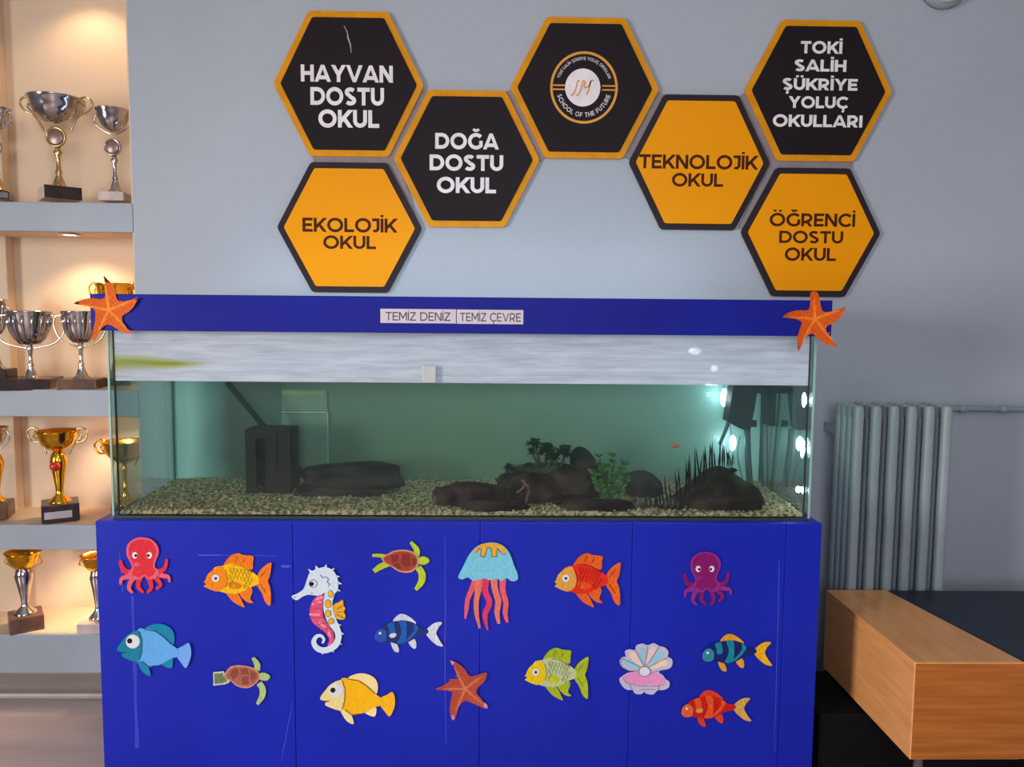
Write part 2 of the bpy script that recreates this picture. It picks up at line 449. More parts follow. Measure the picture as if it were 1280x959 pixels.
hexsign(932, 30, 1114, 198, True, [('TOK'+I_, 1001, 1053, 52, 66.5), ('SAL'+I_+'H', 993, 1058, 75, 89), (S_+U_+'KR'+I_+'YE', 978, 1072, 98.5, 112.5),
        ('YOLU'+C_, 986, 1060, 121, 135), ('OKULLARI', 966, 1078, 144, 158.5)],
        'black hexagonal sign with amber rim and five lines of lettering')
hexsign(926, 212, 1101, 370, False, [(O_+G_+'RENC'+I_, 962, 1069, 267, 283), ('DOSTU', 974, 1054, 289, 304), ('OKUL', 981, 1045, 310, 326)],
        'amber hexagonal sign with dark rim reading '+O_+G_+'RENC'+I_+' DOSTU OKUL', 0.2)
# emblem on the fourth sign
ps = SY/F
ec = P(730, 109.5, SY-0.003)
def ring(mb, cx, cz, r0, r1, y, n=56, sq=1.04):
    for i in range(n):
        a, c2 = 2*pi*i/n, 2*pi*(i+1)/n
        mb.add([(cx+r*cos(q), y, cz+r*sin(q)*sq) for r, q in ((r0, a), (r1, a), (r1, c2), (r0, c2))], [(0, 1, 2, 3)])
Mg2 = mat('emblem_gold', (226, 150, 40), 0.45)
mb = MB(); ring(mb, ec.x, ec.z, 38.2*ps, 41.2*ps, SY-0.003)
for s in (-1, 1):
    for dz in (2.4, -2.4):
        x0, x1 = sorted((ec.x+s*22*ps, ec.x+s*38.5*ps)); z = ec.z+dz*ps
        mb.add([(x0, SY-0.003, z-0.9*ps), (x1, SY-0.003, z-0.9*ps), (x1, SY-0.003, z+0.9*ps), (x0, SY-0.003, z+0.9*ps)], [(0, 1, 2, 3)])
em = mb.build('emblem_ring', Mg2, tl)
mb = MB(); n = 40
mb.add([(ec.x-1.5*ps+21.5*ps*cos(2*pi*i/n), SY-0.0031, ec.z+22.5*ps*sin(2*pi*i/n)) for i in range(n)], [list(range(n))])
mb.build('emblem_disc', M_white, tl)
mb = MB()
def curved(mb, txt, rad, a_mid, a_span, h, top):
    pol, wd = text_polys(txt, 0.2, 0.12, 0.5)
    def fn(x, y):
        u = x/wd-0.5
        if top: a = radians(a_mid-u*a_span); r = rad+y*h
        else: a = radians(a_mid+u*a_span); r = rad+(1-y)*h
        return (ec.x+r*cos(a), SY-0.0031, ec.z+r*sin(a)*1.04)
    add_union(mb, pol, fn)
mb = MB(); curved(mb, 'TOK'+I_+' SAL'+I_+'H '+S_+U_+'KR'+I_+'YE YOLU'+C_+' OKULLARI', 31.3*ps, 90, 142, 3.6*ps, True)
M_emw = mat('emblem_white', (205, 198, 200), 0.5)
mb.build('upper_lettering', M_emw, tl); mb = MB()
curved(mb, 'SCHOOL OF THE FUTURE', 28.4*ps, 270, 150, 5.4*ps, False)
mb.build('lower_lettering', M_emw, tl)
mb = MB()
for dx, pts in ((-9, [(4.5, 7), (2.2, 7.6), (0.5, 0), (-3, -8), (-6, -9)]), (-2.5, [(4.5, 7), (2.2, 7.6), (0.5, 0), (-3, -8), (-6, -9)]),
                (4, [(-1, 7), (-3, 2), (-1, 0), (3, 2), (5.4, 8)]), (4, [(9, 8), (5.4, 8), (3, -2), (0, -9)])):
    c3 = crom([(p[0]+dx, p[1]) for p in pts], 5, False)
    for q in stroke_quads(c3, 1.7):
        mb.add([(ec.x+(p[0]-1)*ps, SY-0.0034, ec.z+p[1]*ps) for p in q], [(0, 1, 2, 3)])
mb.build('monogram', Mg2, tl)
# scratch on the first sign
mb = MB()
for q in stroke_quads([(430, 32), (434, 40), (435, 47), (438, 56), (439, 66)], [0.6, 0.9, 1.5, 1.2, 0.5]):
    mb.add([P(p[0], p[1], SY-0.003) for p in q], [(0, 1, 2, 3)])
sg = [o for o in COL.objects if o.name.startswith('hexagonal_sign') and 'HAYVAN' in o['label']][0]
mb.build('scratch', mat('scratch_grey', (190, 185, 190), 0.6), sg)
# taupe backing that joins the hexagons: seen only in the gaps between them
bt_ = thing('backing_board', (0.1, WY, 1.9), 'taupe backing board showing in the gaps between the hexagonal signs', 'board')
gaps = [[(487, 186), (523, 112), (540, 114), (497, 200), (524, 282), (519, 296), (486, 208), (392, 208), (390, 188)],
        [(632, 114), (642, 110), (684, 190), (676, 202), (668, 194)],
        [(782, 196), (822, 114), (832, 120), (790, 200)],
        [(924, 120), (934, 114), (972, 196), (1066, 196), (1064, 214), (968, 212), (930, 290), (924, 284), (960, 206)]]
for g in gaps:
    q = [P(x, y, WY-0.010) for x, y in g]
    prism_y(MB(), [(v.x, v.z) for v in q], WY-0.007, WY-0.001).build('backing_panel', M_taupe, bt_)

# ------------------------------------------------------------------ cabinet
CX0, CX1, CY0, CY1, CZ = -1.108, 0.911, 2.1, 2.60, 0.819
t_cab = thing('aquarium_cabinet', ((CX0+CX1)/2, (CY0+CY1)/2, 0), 'long blue vinyl-covered cabinet under the aquarium, decorated with paper sea animals', 'cabinet')
MB().box(CX0, CX1, CY0+0.004, CY1, 0, CZ, 0.003).build('body', M_blue, t_cab)
seams = [CX0]+[P(x, 800, CY0).x for x in (368, 600, 788, 978)]+[CX1]
for i in range(5):
    MB().box(seams[i]+(0.0006 if i else 0), seams[i+1]-(0.0006 if i < 4 else 0), CY0, CY0+0.012, 0.0, CZ-0.001, 0.0022).build('front_panel', M_blue, t_cab)
def strip(x0, y0, x1, y1, wpx, m=M_tape_highlight, name='tape_highlight'):  # tape folds and wrinkles, their highlights put in as lighter blue
    mb = MB()
    pts = [(x0+(x1-x0)*i/8+random.uniform(-.6, .6), y0+(y1-y0)*i/8) for i in range(9)]
    Wd = [wpx*random.uniform(.6, 1.2) for _ in pts]
    for q in stroke_quads(pts, Wd):
        v = [P(p[0], p[1], CY0) for p in q]
        mb.add([(a.x, CY0-0.0008, a.z) for a in v]+[(a.x, CY0+0.0002, a.z) for a in v],
               [(0, 1, 2, 3), (0, 1, 5, 4), (1, 2, 6, 5), (2, 3, 7, 6), (3, 0, 4, 7)])
    return mb.build(name, m, t_cab)
strip(166, 745, 172, 935, 5, mat('wrinkle_highlight', (44, 60, 196), 0.25, coat=0.4))
strip(248, 694, 276, 694, 1.8); strip(276, 694, 345, 695, 0.7); strip(352, 708, 363, 708, 3); strip(366, 876, 352, 952, 1.0)
strip(556, 640+30, 557, 930, 0.8); strip(974, 700, 968, 940, .8); strip(150, 690, 154, 740, 1)

# ------------------------------------------------------------------ aquarium
GX0, GX1, GY0, GY1 = -1.074, 0.886, 2.13, 2.53
GZ0, GZ1, WZ = CZ, 1.352, 1.203
tank = thing('glass_aquarium', ((GX0+GX1)/2, (GY0+GY1)/2, GZ0), 'long rectangular glass aquarium standing on the blue cabinet', 'aquarium')
M_glass = clear_mat('tank_glass', (0.975, 0.985, 0.985), 0.02, 0.45)
M_sideglass = clear_mat('tank_side_glass', (0.80, 0.92, 0.90), 0.05, 0.8)
T = 0.010
MB().box(GX0, GX1, GY0, GY0+T, GZ0, GZ1).build('front_pane', M_glass, tank)
MB().box(GX0, GX0+T, GY0+T, GY1-T, GZ0, GZ1).build('side_pane', M_sideglass, tank)
MB().box(GX1-T, GX1, GY0+T, GY1-T, GZ0, GZ1).build('side_pane', M_sideglass, tank)
# back pane: green algae film, with bright lit ends painted into the colour
m = bpy.data.materials.new('back_pane_painted_light'); m.use_nodes = True; nt = m.node_tree; bs = nt.nodes['Principled BSDF']
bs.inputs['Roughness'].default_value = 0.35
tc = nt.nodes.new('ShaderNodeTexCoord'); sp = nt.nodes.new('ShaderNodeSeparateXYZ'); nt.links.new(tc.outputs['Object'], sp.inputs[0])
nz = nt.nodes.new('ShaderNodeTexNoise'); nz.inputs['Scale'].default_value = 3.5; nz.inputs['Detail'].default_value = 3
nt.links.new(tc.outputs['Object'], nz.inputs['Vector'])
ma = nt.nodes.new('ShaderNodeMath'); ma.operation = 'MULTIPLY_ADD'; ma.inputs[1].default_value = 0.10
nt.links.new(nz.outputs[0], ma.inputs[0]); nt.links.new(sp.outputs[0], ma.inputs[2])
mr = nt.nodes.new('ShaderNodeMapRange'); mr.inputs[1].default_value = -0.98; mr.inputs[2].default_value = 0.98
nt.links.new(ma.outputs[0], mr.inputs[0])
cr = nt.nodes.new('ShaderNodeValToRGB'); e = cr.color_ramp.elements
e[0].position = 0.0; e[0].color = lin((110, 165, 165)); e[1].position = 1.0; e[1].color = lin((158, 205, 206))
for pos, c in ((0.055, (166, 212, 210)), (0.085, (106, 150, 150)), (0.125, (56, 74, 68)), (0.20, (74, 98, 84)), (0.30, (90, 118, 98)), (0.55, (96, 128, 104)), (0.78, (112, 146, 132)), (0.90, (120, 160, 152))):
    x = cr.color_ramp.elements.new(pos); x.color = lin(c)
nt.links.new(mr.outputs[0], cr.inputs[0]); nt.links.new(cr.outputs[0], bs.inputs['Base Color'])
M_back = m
MB().box(GX0, GX1, GY1-T, GY1, GZ0, GZ1).build('back_pane', M_back, tank, label='back pane with green algae film and lit ends painted in')
MB().box(GX0+T, GX1-T, GY0+T, GY1-T, GZ0, GZ0+0.008).build('bottom_pane', M_sideglass, tank)
M_seal = mat('silicone_seal', (38, 58, 52), 0.4)
for x in (GX0+T, GX1-T-0.005):
    for y in (GY0+T, GY1-T-0.006):
        MB().box(x, x+0.004, y, y+0.005, GZ0+0.004, GZ1).build('corner_seal', M_seal, tank)
MB().box(GX0, GX1, GY0-0.0015, GY0+0.003, GZ0, GZ0+0.007).build('bottom_seal', M_seal, tank)
M_edge = mat('ground_glass_edge', (150, 190, 180), 0.3)
MB().box(GX0-0.001, GX0+0.004, GY0-0.001, GY0+T*.4, GZ0, GZ1).build('polished_edge', M_edge, tank)
MB().box(GX1-0.004, GX1+0.001, GY0-0.001, GY0+T*.4, GZ0, GZ1).build('polished_edge', M_edge, tank)

# misted, streaked glass above the waterline (with a yellow-green algae stain at the left)
def mist(name, amount, algae):
    m = bpy.data.materials.new(name); m.use_nodes = True; nt = m.node_tree
    for n in list(nt.nodes): nt.nodes.remove(n)
    L = nt.links.new; N = nt.nodes.new
    out = N('ShaderNodeOutputMaterial'); tr = N('ShaderNodeBsdfTransparent')
    df = N('ShaderNodeBsdfDiffuse'); tl_ = N('ShaderNodeBsdfTranslucent')
    ad = N('ShaderNodeMixShader'); ad.inputs[0].default_value = 0.3
    tc = N('ShaderNodeTexCoord'); mp = N('ShaderNodeMapping'); mp.inputs['Scale'].default_value = (1.6, 1, 22)
    L(tc.outputs['Object'], mp.inputs[0])
    nz = N('ShaderNodeTexNoise'); nz.inputs['Scale'].default_value = 3; nz.inputs['Detail'].default_value = 7; nz.inputs['Roughness'].default_value = 0.65
    L(mp.outputs[0], nz.inputs['Vector'])
    rr = N('ShaderNodeMapRange'); rr.inputs[1].default_value = 0.3; rr.inputs[2].default_value = 0.7
    rr.inputs[3].default_value = amount-0.06; rr.inputs[4].default_value = min(1, amount+0.10); L(nz.outputs[0], rr.inputs[0])
    col = N('ShaderNodeValToRGB'); col.color_ramp.elements[0].color = lin((212, 218, 230)); col.color_ramp.elements[1].color = lin((236, 240, 250))
    col.color_ramp.elements[0].position = .35; col.color_ramp.elements[1].position = .6
    L(nz.outputs[0], col.inputs[0])
    last = col.outputs[0]
    if algae:
        sp = N('ShaderNodeSeparateXYZ'); L(tc.outputs['Object'], sp.inputs[0])
        # stain: wedge fading to the right, centred near the lower half of the band
        def mm(op, a, b=None, c=None):
            q = N('ShaderNodeMath'); q.operation = op
            for i, v in enumerate((a, b, c)):
                if v is None: continue
                if isinstance(v, (int, float)): q.inputs[i].default_value = v
                else: L(v, q.inputs[i])
            return q.outputs[0]
        dx = mm('SUBTRACT', sp.outputs[0], -0.98)          # distance from the left end
        fx = mm('SUBTRACT', 1.0, mm('DIVIDE', dx, 0.30))
        zc = mm('SUBTRACT', sp.outputs[2], 0.050)
        wz = mm('MULTIPLY_ADD', fx, 0.024, 0.006)
        g = mm('SUBTRACT', 1.0, mm('DIVIDE', mm('ABSOLUTE', zc), wz))
        nn = mm('MULTIPLY_ADD', nz.outputs[0], 1.6, -0.75)
        s = mm('MULTIPLY', mm('ADD', g, nn), mm('MINIMUM', mm('MAXIMUM', mm('MULTIPLY', fx, 2.5), 0.0), 1.0))
        cl = N('ShaderNodeClamp'); L(s, cl.inputs[0])
        mx = N('ShaderNodeMix'); mx.data_type = 'RGBA'; L(cl.outputs[0], mx.inputs[0]); L(last, mx.inputs[6]); mx.inputs[7].default_value = lin((178, 186, 30))
        last = mx.outputs[2]
    L(last, df.inputs[0]); L(last, tl_.inputs[0]); L(df.outputs[0], ad.inputs[1]); L(tl_.outputs[0], ad.inputs[2])
    ms = N('ShaderNodeMixShader'); L(rr.outputs[0], ms.inputs[0]); L(tr.outputs[0], ms.inputs[1]); L(ad.outputs[0], ms.inputs[2]); L(ms.outputs[0], out.inputs[0])
    return m
M_mist = mist('misted_glass', 0.82, True); M_mist2 = mist('misted_side_glass', 0.55, False)
MB().box(GX0+T+0.004, GX1-T-0.004, GY0+T+0.0004, GY0+T+0.0012, WZ+0.001, GZ1-0.002).build('condensation', M_mist, tank,
    origin=Vector(((GX0+GX1)/2, GY0, WZ)), label='whitish condensation with a yellow-green algae stain')
for x in (GX0+T+0.0004, GX1-T-0.0012):
    MB().box(x, x+0.0008, GY0+T+0.006, GY1-T-0.006, WZ+0.001, GZ1-0.002).build('condensation', M_mist2, tank)
MB().box(GX0+T+0.01, GX1-T-0.01, GY1-T-0.0016, GY1-T-0.0006, WZ+0.001, GZ1-0.002).build('condensation', mat('back_mist', (200, 208, 208), 0.6, c2=(170, 182, 180), scale=6, stretch=(1, 1, 8)), tank)
# central brace
MB().box(P(528, 460, GY0).x, P(545, 460, GY0).x, GY0-0.003, GY0-0.0002, WZ+.002, P(536, 458, GY0).z, 0.001).build('clip', mat('pale_clip', (186, 190, 190), 0.3), tank)

M_water = clear_mat('murky_water', (1, 1, 1), 0.0, 0.35, 0.05, volume=((0.66, 0.90, 0.76), 0.26, (0.50, 0.82, 0.62), 0.8))
o = MB().box(GX0+T+0.001, GX1-T-0.001, GY0+T+0.0015, GY1-T-0.001, GZ0+0.009, WZ).build('water', M_water)
tag(o, 'murky green water filling the aquarium to two thirds', 'water')

# hood
HY = 2.07
hood = thing('aquarium_hood', (-0.09, 2.3, 1.3435), 'flat blue hood along the top of the aquarium, with two paper captions', 'lid')
mb = MB(); mb.box(-1.085, 0.901, HY, HY+0.018, 1.3435, 1.4405, 0.002)
mb.build('front_board', M_lidblue, hood)
mb = MB(); mb.box(-1.085, -1.070, HY+0.018, 2.56, 1.3435, 1.440); mb.box(0.886, 0.901, HY+0.018, 2.56, 1.3435, 1.440)
mb.box(-1.070, 0.886, HY+0.018, 2.30, 1.425, 1.4395)
mb.build('top_board', M_lidblue, hood)
M_hoodtrim = mat('white_hood_edge', (215, 220, 226), 0.4)
MB().box(-1.07, 0.886, HY+0.019, 2.135, 1.345, 1.352).build('lower_trim', M_hoodtrim, hood)
lampt = thing('aquarium_lamp', (-0.09, 2.40, 1.38), 'cold white tube lamp lying across the open back of the aquarium hood', 'lamp')
MB().box(-0.97, 0.79, 2.375, 2.425, 1.360, 1.372, 0.002).build('holder', M_hoodtrim, lampt)
MB().tube([(-0.93, 2.40, 1.385), (0.75, 2.40, 1.385)], 0.010, 10).build('tube', mat('lamp_tube_glow', (205, 228, 255), .4, emit=1.5), lampt)
for nm_, loc_, tgt_, pw_ in (('tube_glow_up', (-0.09, 2.40, 1.400), (-0.09, 2.75, 1.62), 2.2), ('tube_glow_down', (-0.09, 2.36, 1.352), (-0.09, 2.36, 0.8), 1.1)):
    a_ = area(nm_, loc_, tgt_, 1.66, 0.03, pw_, (0.62, 0.82, 1.0))
M_paper = mat('caption_paper', (206, 196, 204), 0.6, c2=(196, 184, 194), scale=12)
M_ink = mat('caption_ink', (52, 44, 66), 0.6)
for lab, txt, x0, x1, y0, y1, tx in (('paper caption on the blue hood reading TEM'+I_+'Z DEN'+I_+'Z', 'TEM'+I_+'Z DEN'+I_+'Z', 475.5, 570, 386, 404.5, (482, 563)),
                                 ('paper caption on the blue hood reading TEM'+I_+'Z '+C_+'EVRE', 'TEM'+I_+'Z '+C_+'EVRE', 571, 654, 387, 405.5, (575, 651))):
    a, c = P(x0, y0, HY), P(x1, y1, HY)
    t = thing('paper_caption', ((a.x+c.x)/2, HY, min(a.z, c.z)), lab, 'caption', 'paper captions on the hood')
    MB().box(a.x, c.x, HY-0.0012, HY-0.0002, c.z, a.z).build('paper', M_paper, t)
    mb = MB(); pol, wd = text_polys(txt, 0.13, 0.12, 0.45); X0, X1 = P(tx[0], 395, HY).x, P(tx[1], 395, HY).x
    zc = (a.z+c.z)/2; hh = 10.5*HY/F; s = (X1-X0)/wd
    add_union(mb, pol, lambda x, y: (X0+x*s, HY-0.0015, zc+(y-0.5)*hh-0.0008))
    mb.build('lettering', M_ink, t)

# ------------------------------------------------------------------ things in the tank
def fz(Y): return 0.838+(Y-2.14)*0.035          # gravel height
from mathutils import noise as mn
M_gravel = mat('gravel', (176, 168, 126), 0.9, spec=.1, c2=(76, 80, 56), scale=90, bump=0.6, bscale=150, lo=.42, hi=.6)
mb = MB(); nx, ny = 190, 36; vs = []; fs = []
gx0, gx1, gy0, gy1 = GX0+T+0.004, GX1-T-0.004, GY0+T+0.004, GY1-T-0.004
for j in range(ny+1):
    for i in range(nx+1):
        x = gx0+(gx1-gx0)*i/nx; y = gy0+(gy1-gy0)*j/ny
        vs.append((x, y, fz(y)+0.006*mn.noise(Vector((x*9, y*9, 0)))+0.004*mn.noise(Vector((x*60, y*60, 3)))))
for j in range(ny):
    for i in range(nx):
        a = j*(nx+1)+i; fs.append((a, a+1, a+nx+2, a+nx+1))
for i in range(nx+1): vs.append((gx0+(gx1-gx0)*i/nx, gy0-0.0025, vs[i][2]-.002)); vs.append((gx0+(gx1-gx0)*i/nx, gy0-0.0025, GZ0+.009))
b0 = (nx+1)*(ny+1)
for i in range(nx): fs += [(i+1, i, b0+2*i, b0+2*i+2), (b0+2*i+2, b0+2*i, b0+2*i+1, b0+2*i+3)]
mb.add(vs, fs, True)
for k in range(2600):
    x = random.uniform(gx0+.004, gx1-.004); y = gy0+.004+(gy1-gy0-.008)*random.random()**1.4; r = random.uniform(0.0022, 0.0055)
    bm = bmesh.new(); bmesh.ops.create_icosphere(bm, subdivisions=1, radius=r)
    sx, sy, sz = [random.uniform(.7, 1.3) for _ in range(3)]
    c = (x, y, fz(y)+0.002+0.006*mn.noise(Vector((x*9, y*9, 0))))
    mb.add([(c[0]+v.co.x*sx, c[1]+v.co.y*sy, c[2]+v.co.z*sz*.8) for v in bm.verts], [[v.index for v in f.verts] for f in bm.faces]); bm.free()
g = mb.build('gravel_bed', M_gravel); tag(g, 'mottled greenish-beige gravel covering the aquarium floor', 'gravel', kind='stuff')

M_rock = mat('dark_rock', (58, 50, 44), 1.0, spec=0, lo=.4, hi=.58, c2=(17, 16, 16), scale=14, bump=0.9, bscale=40)
M_rock2 = mat('mossy_rock', (54, 58, 44), 1.0, spec=0, lo=.4, hi=.58, c2=(17, 18, 16), scale=16, bump=0.9, bscale=45)
M_slate = mat('slate_rock', (52, 52, 48), 1.0, spec=0, lo=.4, hi=.6, c2=(20, 20, 19), scale=10, bump=0.8, bscale=30, stretch=(1, 1, 4))
def blob(mb, x0, x1, ytop, ybot, Y, dep, seed, rough=0.22, sub=4, sq=0.6):
    """irregular stone filling a pixel box at depth Y with real thickness dep"""
    a = P(x0, (ytop+ybot)/2, Y); c = P(x1, (ytop+ybot)/2, Y); zt = P((x0+x1)/2, ytop, Y).z; zb = max(P((x0+x1)/2, ybot, Y).z, GZ0+0.012)
    cx, cz = (a.x+c.x)/2, (zt+zb)/2; rx, rz = (c.x-a.x)/2, (zt-zb)/2
    bm = bmesh.new(); bmesh.ops.create_icosphere(bm, subdivisions=sub, radius=1)
    for v in bm.verts:
        d = v.co.copy()
        d = Vector([math.copysign(abs(q)**sq, q) for q in d]); d *= 1/max(1.0, d.length*0.86)
        k = 1+rough*mn.noise(d*1.3+Vector((seed, 0, 0)))+rough*.5*mn.noise(d*4+Vector((0, seed, 0)))+rough*.25*mn.noise(d*9+Vector((0, seed, 5)))
        v.co = Vector((cx+d.x*k*rx, Y+d.y*k*dep/2, cz+d.z*k*rz))
    mb.bm(bm, True)
    return Vector((cx, Y, zb))
def stone(name, x0, x1, yt, yb, Y, dep, seed, m, label, cat='rock', **k):
    mb = MB(); c = blob(mb, x0, x1, yt, yb, Y, dep, seed, **k)
    return tag(mb.build(name, m, origin=c), label, cat)
stone('flat_rock', 379, 503, 580, 610, 2.36, 0.13, 3, M_slate, 'dark flat-topped rock overhanging the lower rock beside the black box')
stone('lower_rock', 372, 476, 602, 630, 2.35, 0.11, 8, M_slate, 'low dark rock carrying the flat-topped rock on the gravel')
stone('block_rock', 545, 632, 606, 646, 2.24, 0.12, 13, M_rock, 'squat brownish rock lying left of the rocky cave mound')
# rocky mound ornament with palms
md = thing('rock_cave_ornament', P(688, 645, 2.30), 'large dark rocky mound ornament topped with small palm trees', 'ornament')
mb = MB(); blob(mb, 622, 700, 590, 652, 2.28, 0.15, 21, sq=.75); blob(mb, 668, 756, 582, 652, 2.32, 0.17, 24, sq=.75); blob(mb, 640, 720, 584, 620, 2.34, 0.13, 26, sq=.8)
blob(mb, 600, 650, 628, 652, 2.22, .08, 29); blob(mb, 688, 735, 620, 652, 2.24, .08, 31)
mb.build('mound', M_rock, md)
mb = MB(); blob(mb, 648, 706, 580, 600, 2.33, 0.09, 33, rough=.35); mb.build('moss', mat('dark_moss', (38, 62, 34), 0.95, bump=.8, bscale=60), md)
for a, c in (((652, 600), (662, 614)), ((662, 612), (650, 640)), ((646, 616), (656, 606))):
    MB().tube([P(a[0], a[1], 2.205), P((a[0]+c[0])/2+2, (a[1]+c[1])/2, 2.20), P(c[0], c[1], 2.205)], 0.0035, 6).build('root', mat('root_brown', (104, 84, 68), .8), md)
M_palm = mat('palm_green', (20, 48, 32), 0.9, spec=.1, c2=(12, 30, 20), scale=30)
M_trunk = mat('palm_trunk', (58, 56, 40), 0.8)
def palm(tx, ty, bx, by, Y, r, seed):
    rd = random.Random(seed)
    tr_ = MB().tube([P(bx, by, Y), P((bx+tx)/2+1, (by+ty)/2, Y), P(tx, ty, Y)], [0.006, 0.0045, 0.004], 7).build('palm_trunk', M_trunk, md)
    mb = MB(); c = P(tx, ty, Y)
    for k in range(24):
        a = 2*pi*k/24+rd.uniform(-.2, .2); el = rd.uniform(-.3, 1.2); L = r*1.15*rd.uniform(.7, 1.15)
        d = Vector((cos(a)*cos(el), sin(a)*cos(el)*.6, sin(el))); side = d.cross(Vector((0, 0, 1))).normalized()*L*0.34
        pts = [c, c+d*L*.45+Vector((0, 0, L*.12)), c+d*L*.8+Vector((0, 0, L*.02)), c+d*L+Vector((0, 0, -L*.22))]
        up = Vector((0, 0, 0.0012))
        vs = []
        for i, (p, wv) in enumerate(zip(pts, (.25, 1, .8, .05))): vs += [p-side*wv, p+side*wv, p+side*wv+up, p-side*wv+up]
        fs = []
        for i in range(3):
            for j in range(4): fs.append((i*4+j, i*4+(j+1) % 4, (i+1)*4+(j+1) % 4, (i+1)*4+j))
        mb.add(vs, fs+[(0, 1, 2, 3), (12, 13, 14, 15)])
    mb.build('palm_crown', M_palm, md)
palm(668, 557, 676, 588, 2.30, 0.026, 1); palm(666, 568, 676, 590, 2.31, .022, 2); palm(684, 564, 678, 590, 2.30, 0.030, 3)
palm(706, 568, 698, 590, 2.31, 0.033, 4); palm(690, 574, 680, 590, 2.29, .024, 5); palm(637, 586, 640, 600, 2.28, 0.018, 6); palm(660, 584, 662, 594, 2.27, .017, 7)
# pointed rock, small rock, right rock
def slab(name, poly, Y, dep, m, label, seed=1):
    pts = [P(x, y, Y) for x, y in crom(poly, 4)]
    mb = MB(); n = len(pts); c = sum(pts, Vector())/n; rings = []
    for yy, k in ((-dep/2, .55), (-dep*.42, .8), (-dep*.22, .97), (dep*.15, 1.0), (dep*.4, .8), (dep/2, .5)):
        ring_ = []
        for i, p in enumerate(pts):
            q = c+(p-c)*k; q.y = Y+yy; nn = mn.noise(q*14+Vector((seed, 0, 0)))*0.008
            ring_.append(q+(p-c).normalized()*nn)
        rings.append(ring_)
    vs = [v for r in rings for v in r]; fs = []
    for i in range(len(rings)-1):
        for k in range(n): fs.append((i*n+k, i*n+(k+1) % n, (i+1)*n+(k+1) % n, (i+1)*n+k))
    fs.append(list(range(n))); fs.append([5*n+k for k in range(n)][::-1])
    for v in vs: v.z = max(v.z, GZ0+0.012)
    mb.add(vs, fs, False)
    return tag(mb.build(name, m), label, 'rock')
slab('pointed_rock', [(713, 574), (717, 562), (727, 560), (740, 572), (752, 592), (752, 640), (722, 640), (716, 596)], 2.38, 0.09, M_rock, 'tall pointed black rock leaning behind the palm mound')
slab('capped_rock', [(779, 596), (790, 591), (806, 590), (820, 596), (826, 606), (824, 618), (818, 622), (818, 642), (784, 642), (781, 615)], 2.36, 0.10, M_rock2, 'small dark rock with a rounded cap right of the green plant')
slab('sloping_rock', [(832, 642), (842, 622), (866, 604), (888, 588), (906, 585), (926, 598), (946, 610), (952, 640), (930, 650), (850, 650)], 2.27, 0.16, M_rock2, 'wide sloping dark rock under the feathery black frond', 5)

stone('low_stone', 700, 792, 625, 652, 2.18, .07, 41, M_rock, 'low dark stone at the front glass below the green plant', sub=3)
stone('low_stone', 862, 950, 620, 652, 2.19, .08, 43, M_rock, 'low dark stone at the front glass at the foot of the sloping rock', sub=3)
stone('low_stone', 580, 662, 626, 652, 2.17, .05, 47, M_rock, 'low dark stone at the front glass between block rock and rocky mound', sub=3)
stone('low_stone', 786, 866, 632, 652, 2.20, .06, 53, M_rock, 'low dark stone at the front glass among the weed below the capped rock', sub=3)
# black box with a slot
bx = thing('slotted_box', P(334, 626, 2.36), 'upright black plastic box with a tall slot standing on the gravel', 'filter box')
a, c = P(306, 537, 2.33), P(362, 537, 2.33); zb = P(334, 624, 2.33).z; M_bbox = mat('black_plastic', (30, 26, 28), 0.6, spec=.15, c2=(22, 20, 22))
mid = P(344, 537, 2.33).x; sl0, sl1 = P(319, 540, 2.33).x, P(331, 540, 2.33).x; s0, s1 = P(325, 548, 2.33).z, P(325, 612, 2.33).z
mb = MB(); mb.box(a.x, sl0, 2.33, 2.345, zb, a.z); mb.box(sl1, c.x, 2.33, 2.345, zb, a.z); mb.box(sl0, sl1, 2.33, 2.345, s0, a.z); mb.box(sl0, sl1, 2.33, 2.345, zb, s1)
mb.box(a.x, a.x+0.004, 2.345, 2.43, zb, a.z); mb.box(c.x-0.004, c.x, 2.345, 2.43, zb, a.z); mb.box(a.x, c.x, 2.43, 2.434, zb, a.z); mb.box(a.x+.004, c.x-.004, 2.345, 2.43, a.z-0.004, a.z)
mb.build('shell', M_bbox, bx)
MB().box(a.x-0.005, P(357, 537, 2.33).x, 2.322, 2.43, zb-0.006, zb+0.008, 0.002).build('foot', M_bbox, bx)
MB().box(mid, mid+0.004, 2.327, 2.331, s1+0.04, a.z-.01).build('rib', M_bbox, bx)
MB().tube([P(284, 478, 2.42), P(315, 515, 2.42), P(345, 552, 2.44), P(372, 585, 2.46), P(386, 600, 2.46)], 0.0095, 8).build('tube', mat('dark_tube', (14, 30, 26), .8, spec=.1), bx)

# door frame's reflection modelled as pale strips and panels on the back pane
fr = thing('doorframe_reflection', P(380, 500, 2.515), 'pale reflection of a door frame modelled against the aquarium back pane', 'frame')
Mfr = mat('doorframe_reflection', (150, 178, 158), .5)
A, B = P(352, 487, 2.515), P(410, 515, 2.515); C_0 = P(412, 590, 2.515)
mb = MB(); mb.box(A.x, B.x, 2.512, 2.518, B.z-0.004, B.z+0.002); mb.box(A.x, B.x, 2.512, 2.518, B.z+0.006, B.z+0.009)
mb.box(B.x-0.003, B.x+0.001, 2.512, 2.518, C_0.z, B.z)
mb.build('reflection_rail', Mfr, fr)
MB().box(A.x, B.x-.003, 2.513, 2.518, C_0.z, B.z-0.006).build('reflection_lower_panel', mat('frame_panel', (104, 134, 114), .6), fr)
MB().box(A.x, B.x-.003, 2.515, 2.5185, B.z+.011, A.z).build('reflection_upper_panel', mat('frame_panel_light', (116, 140, 122), .6), fr)
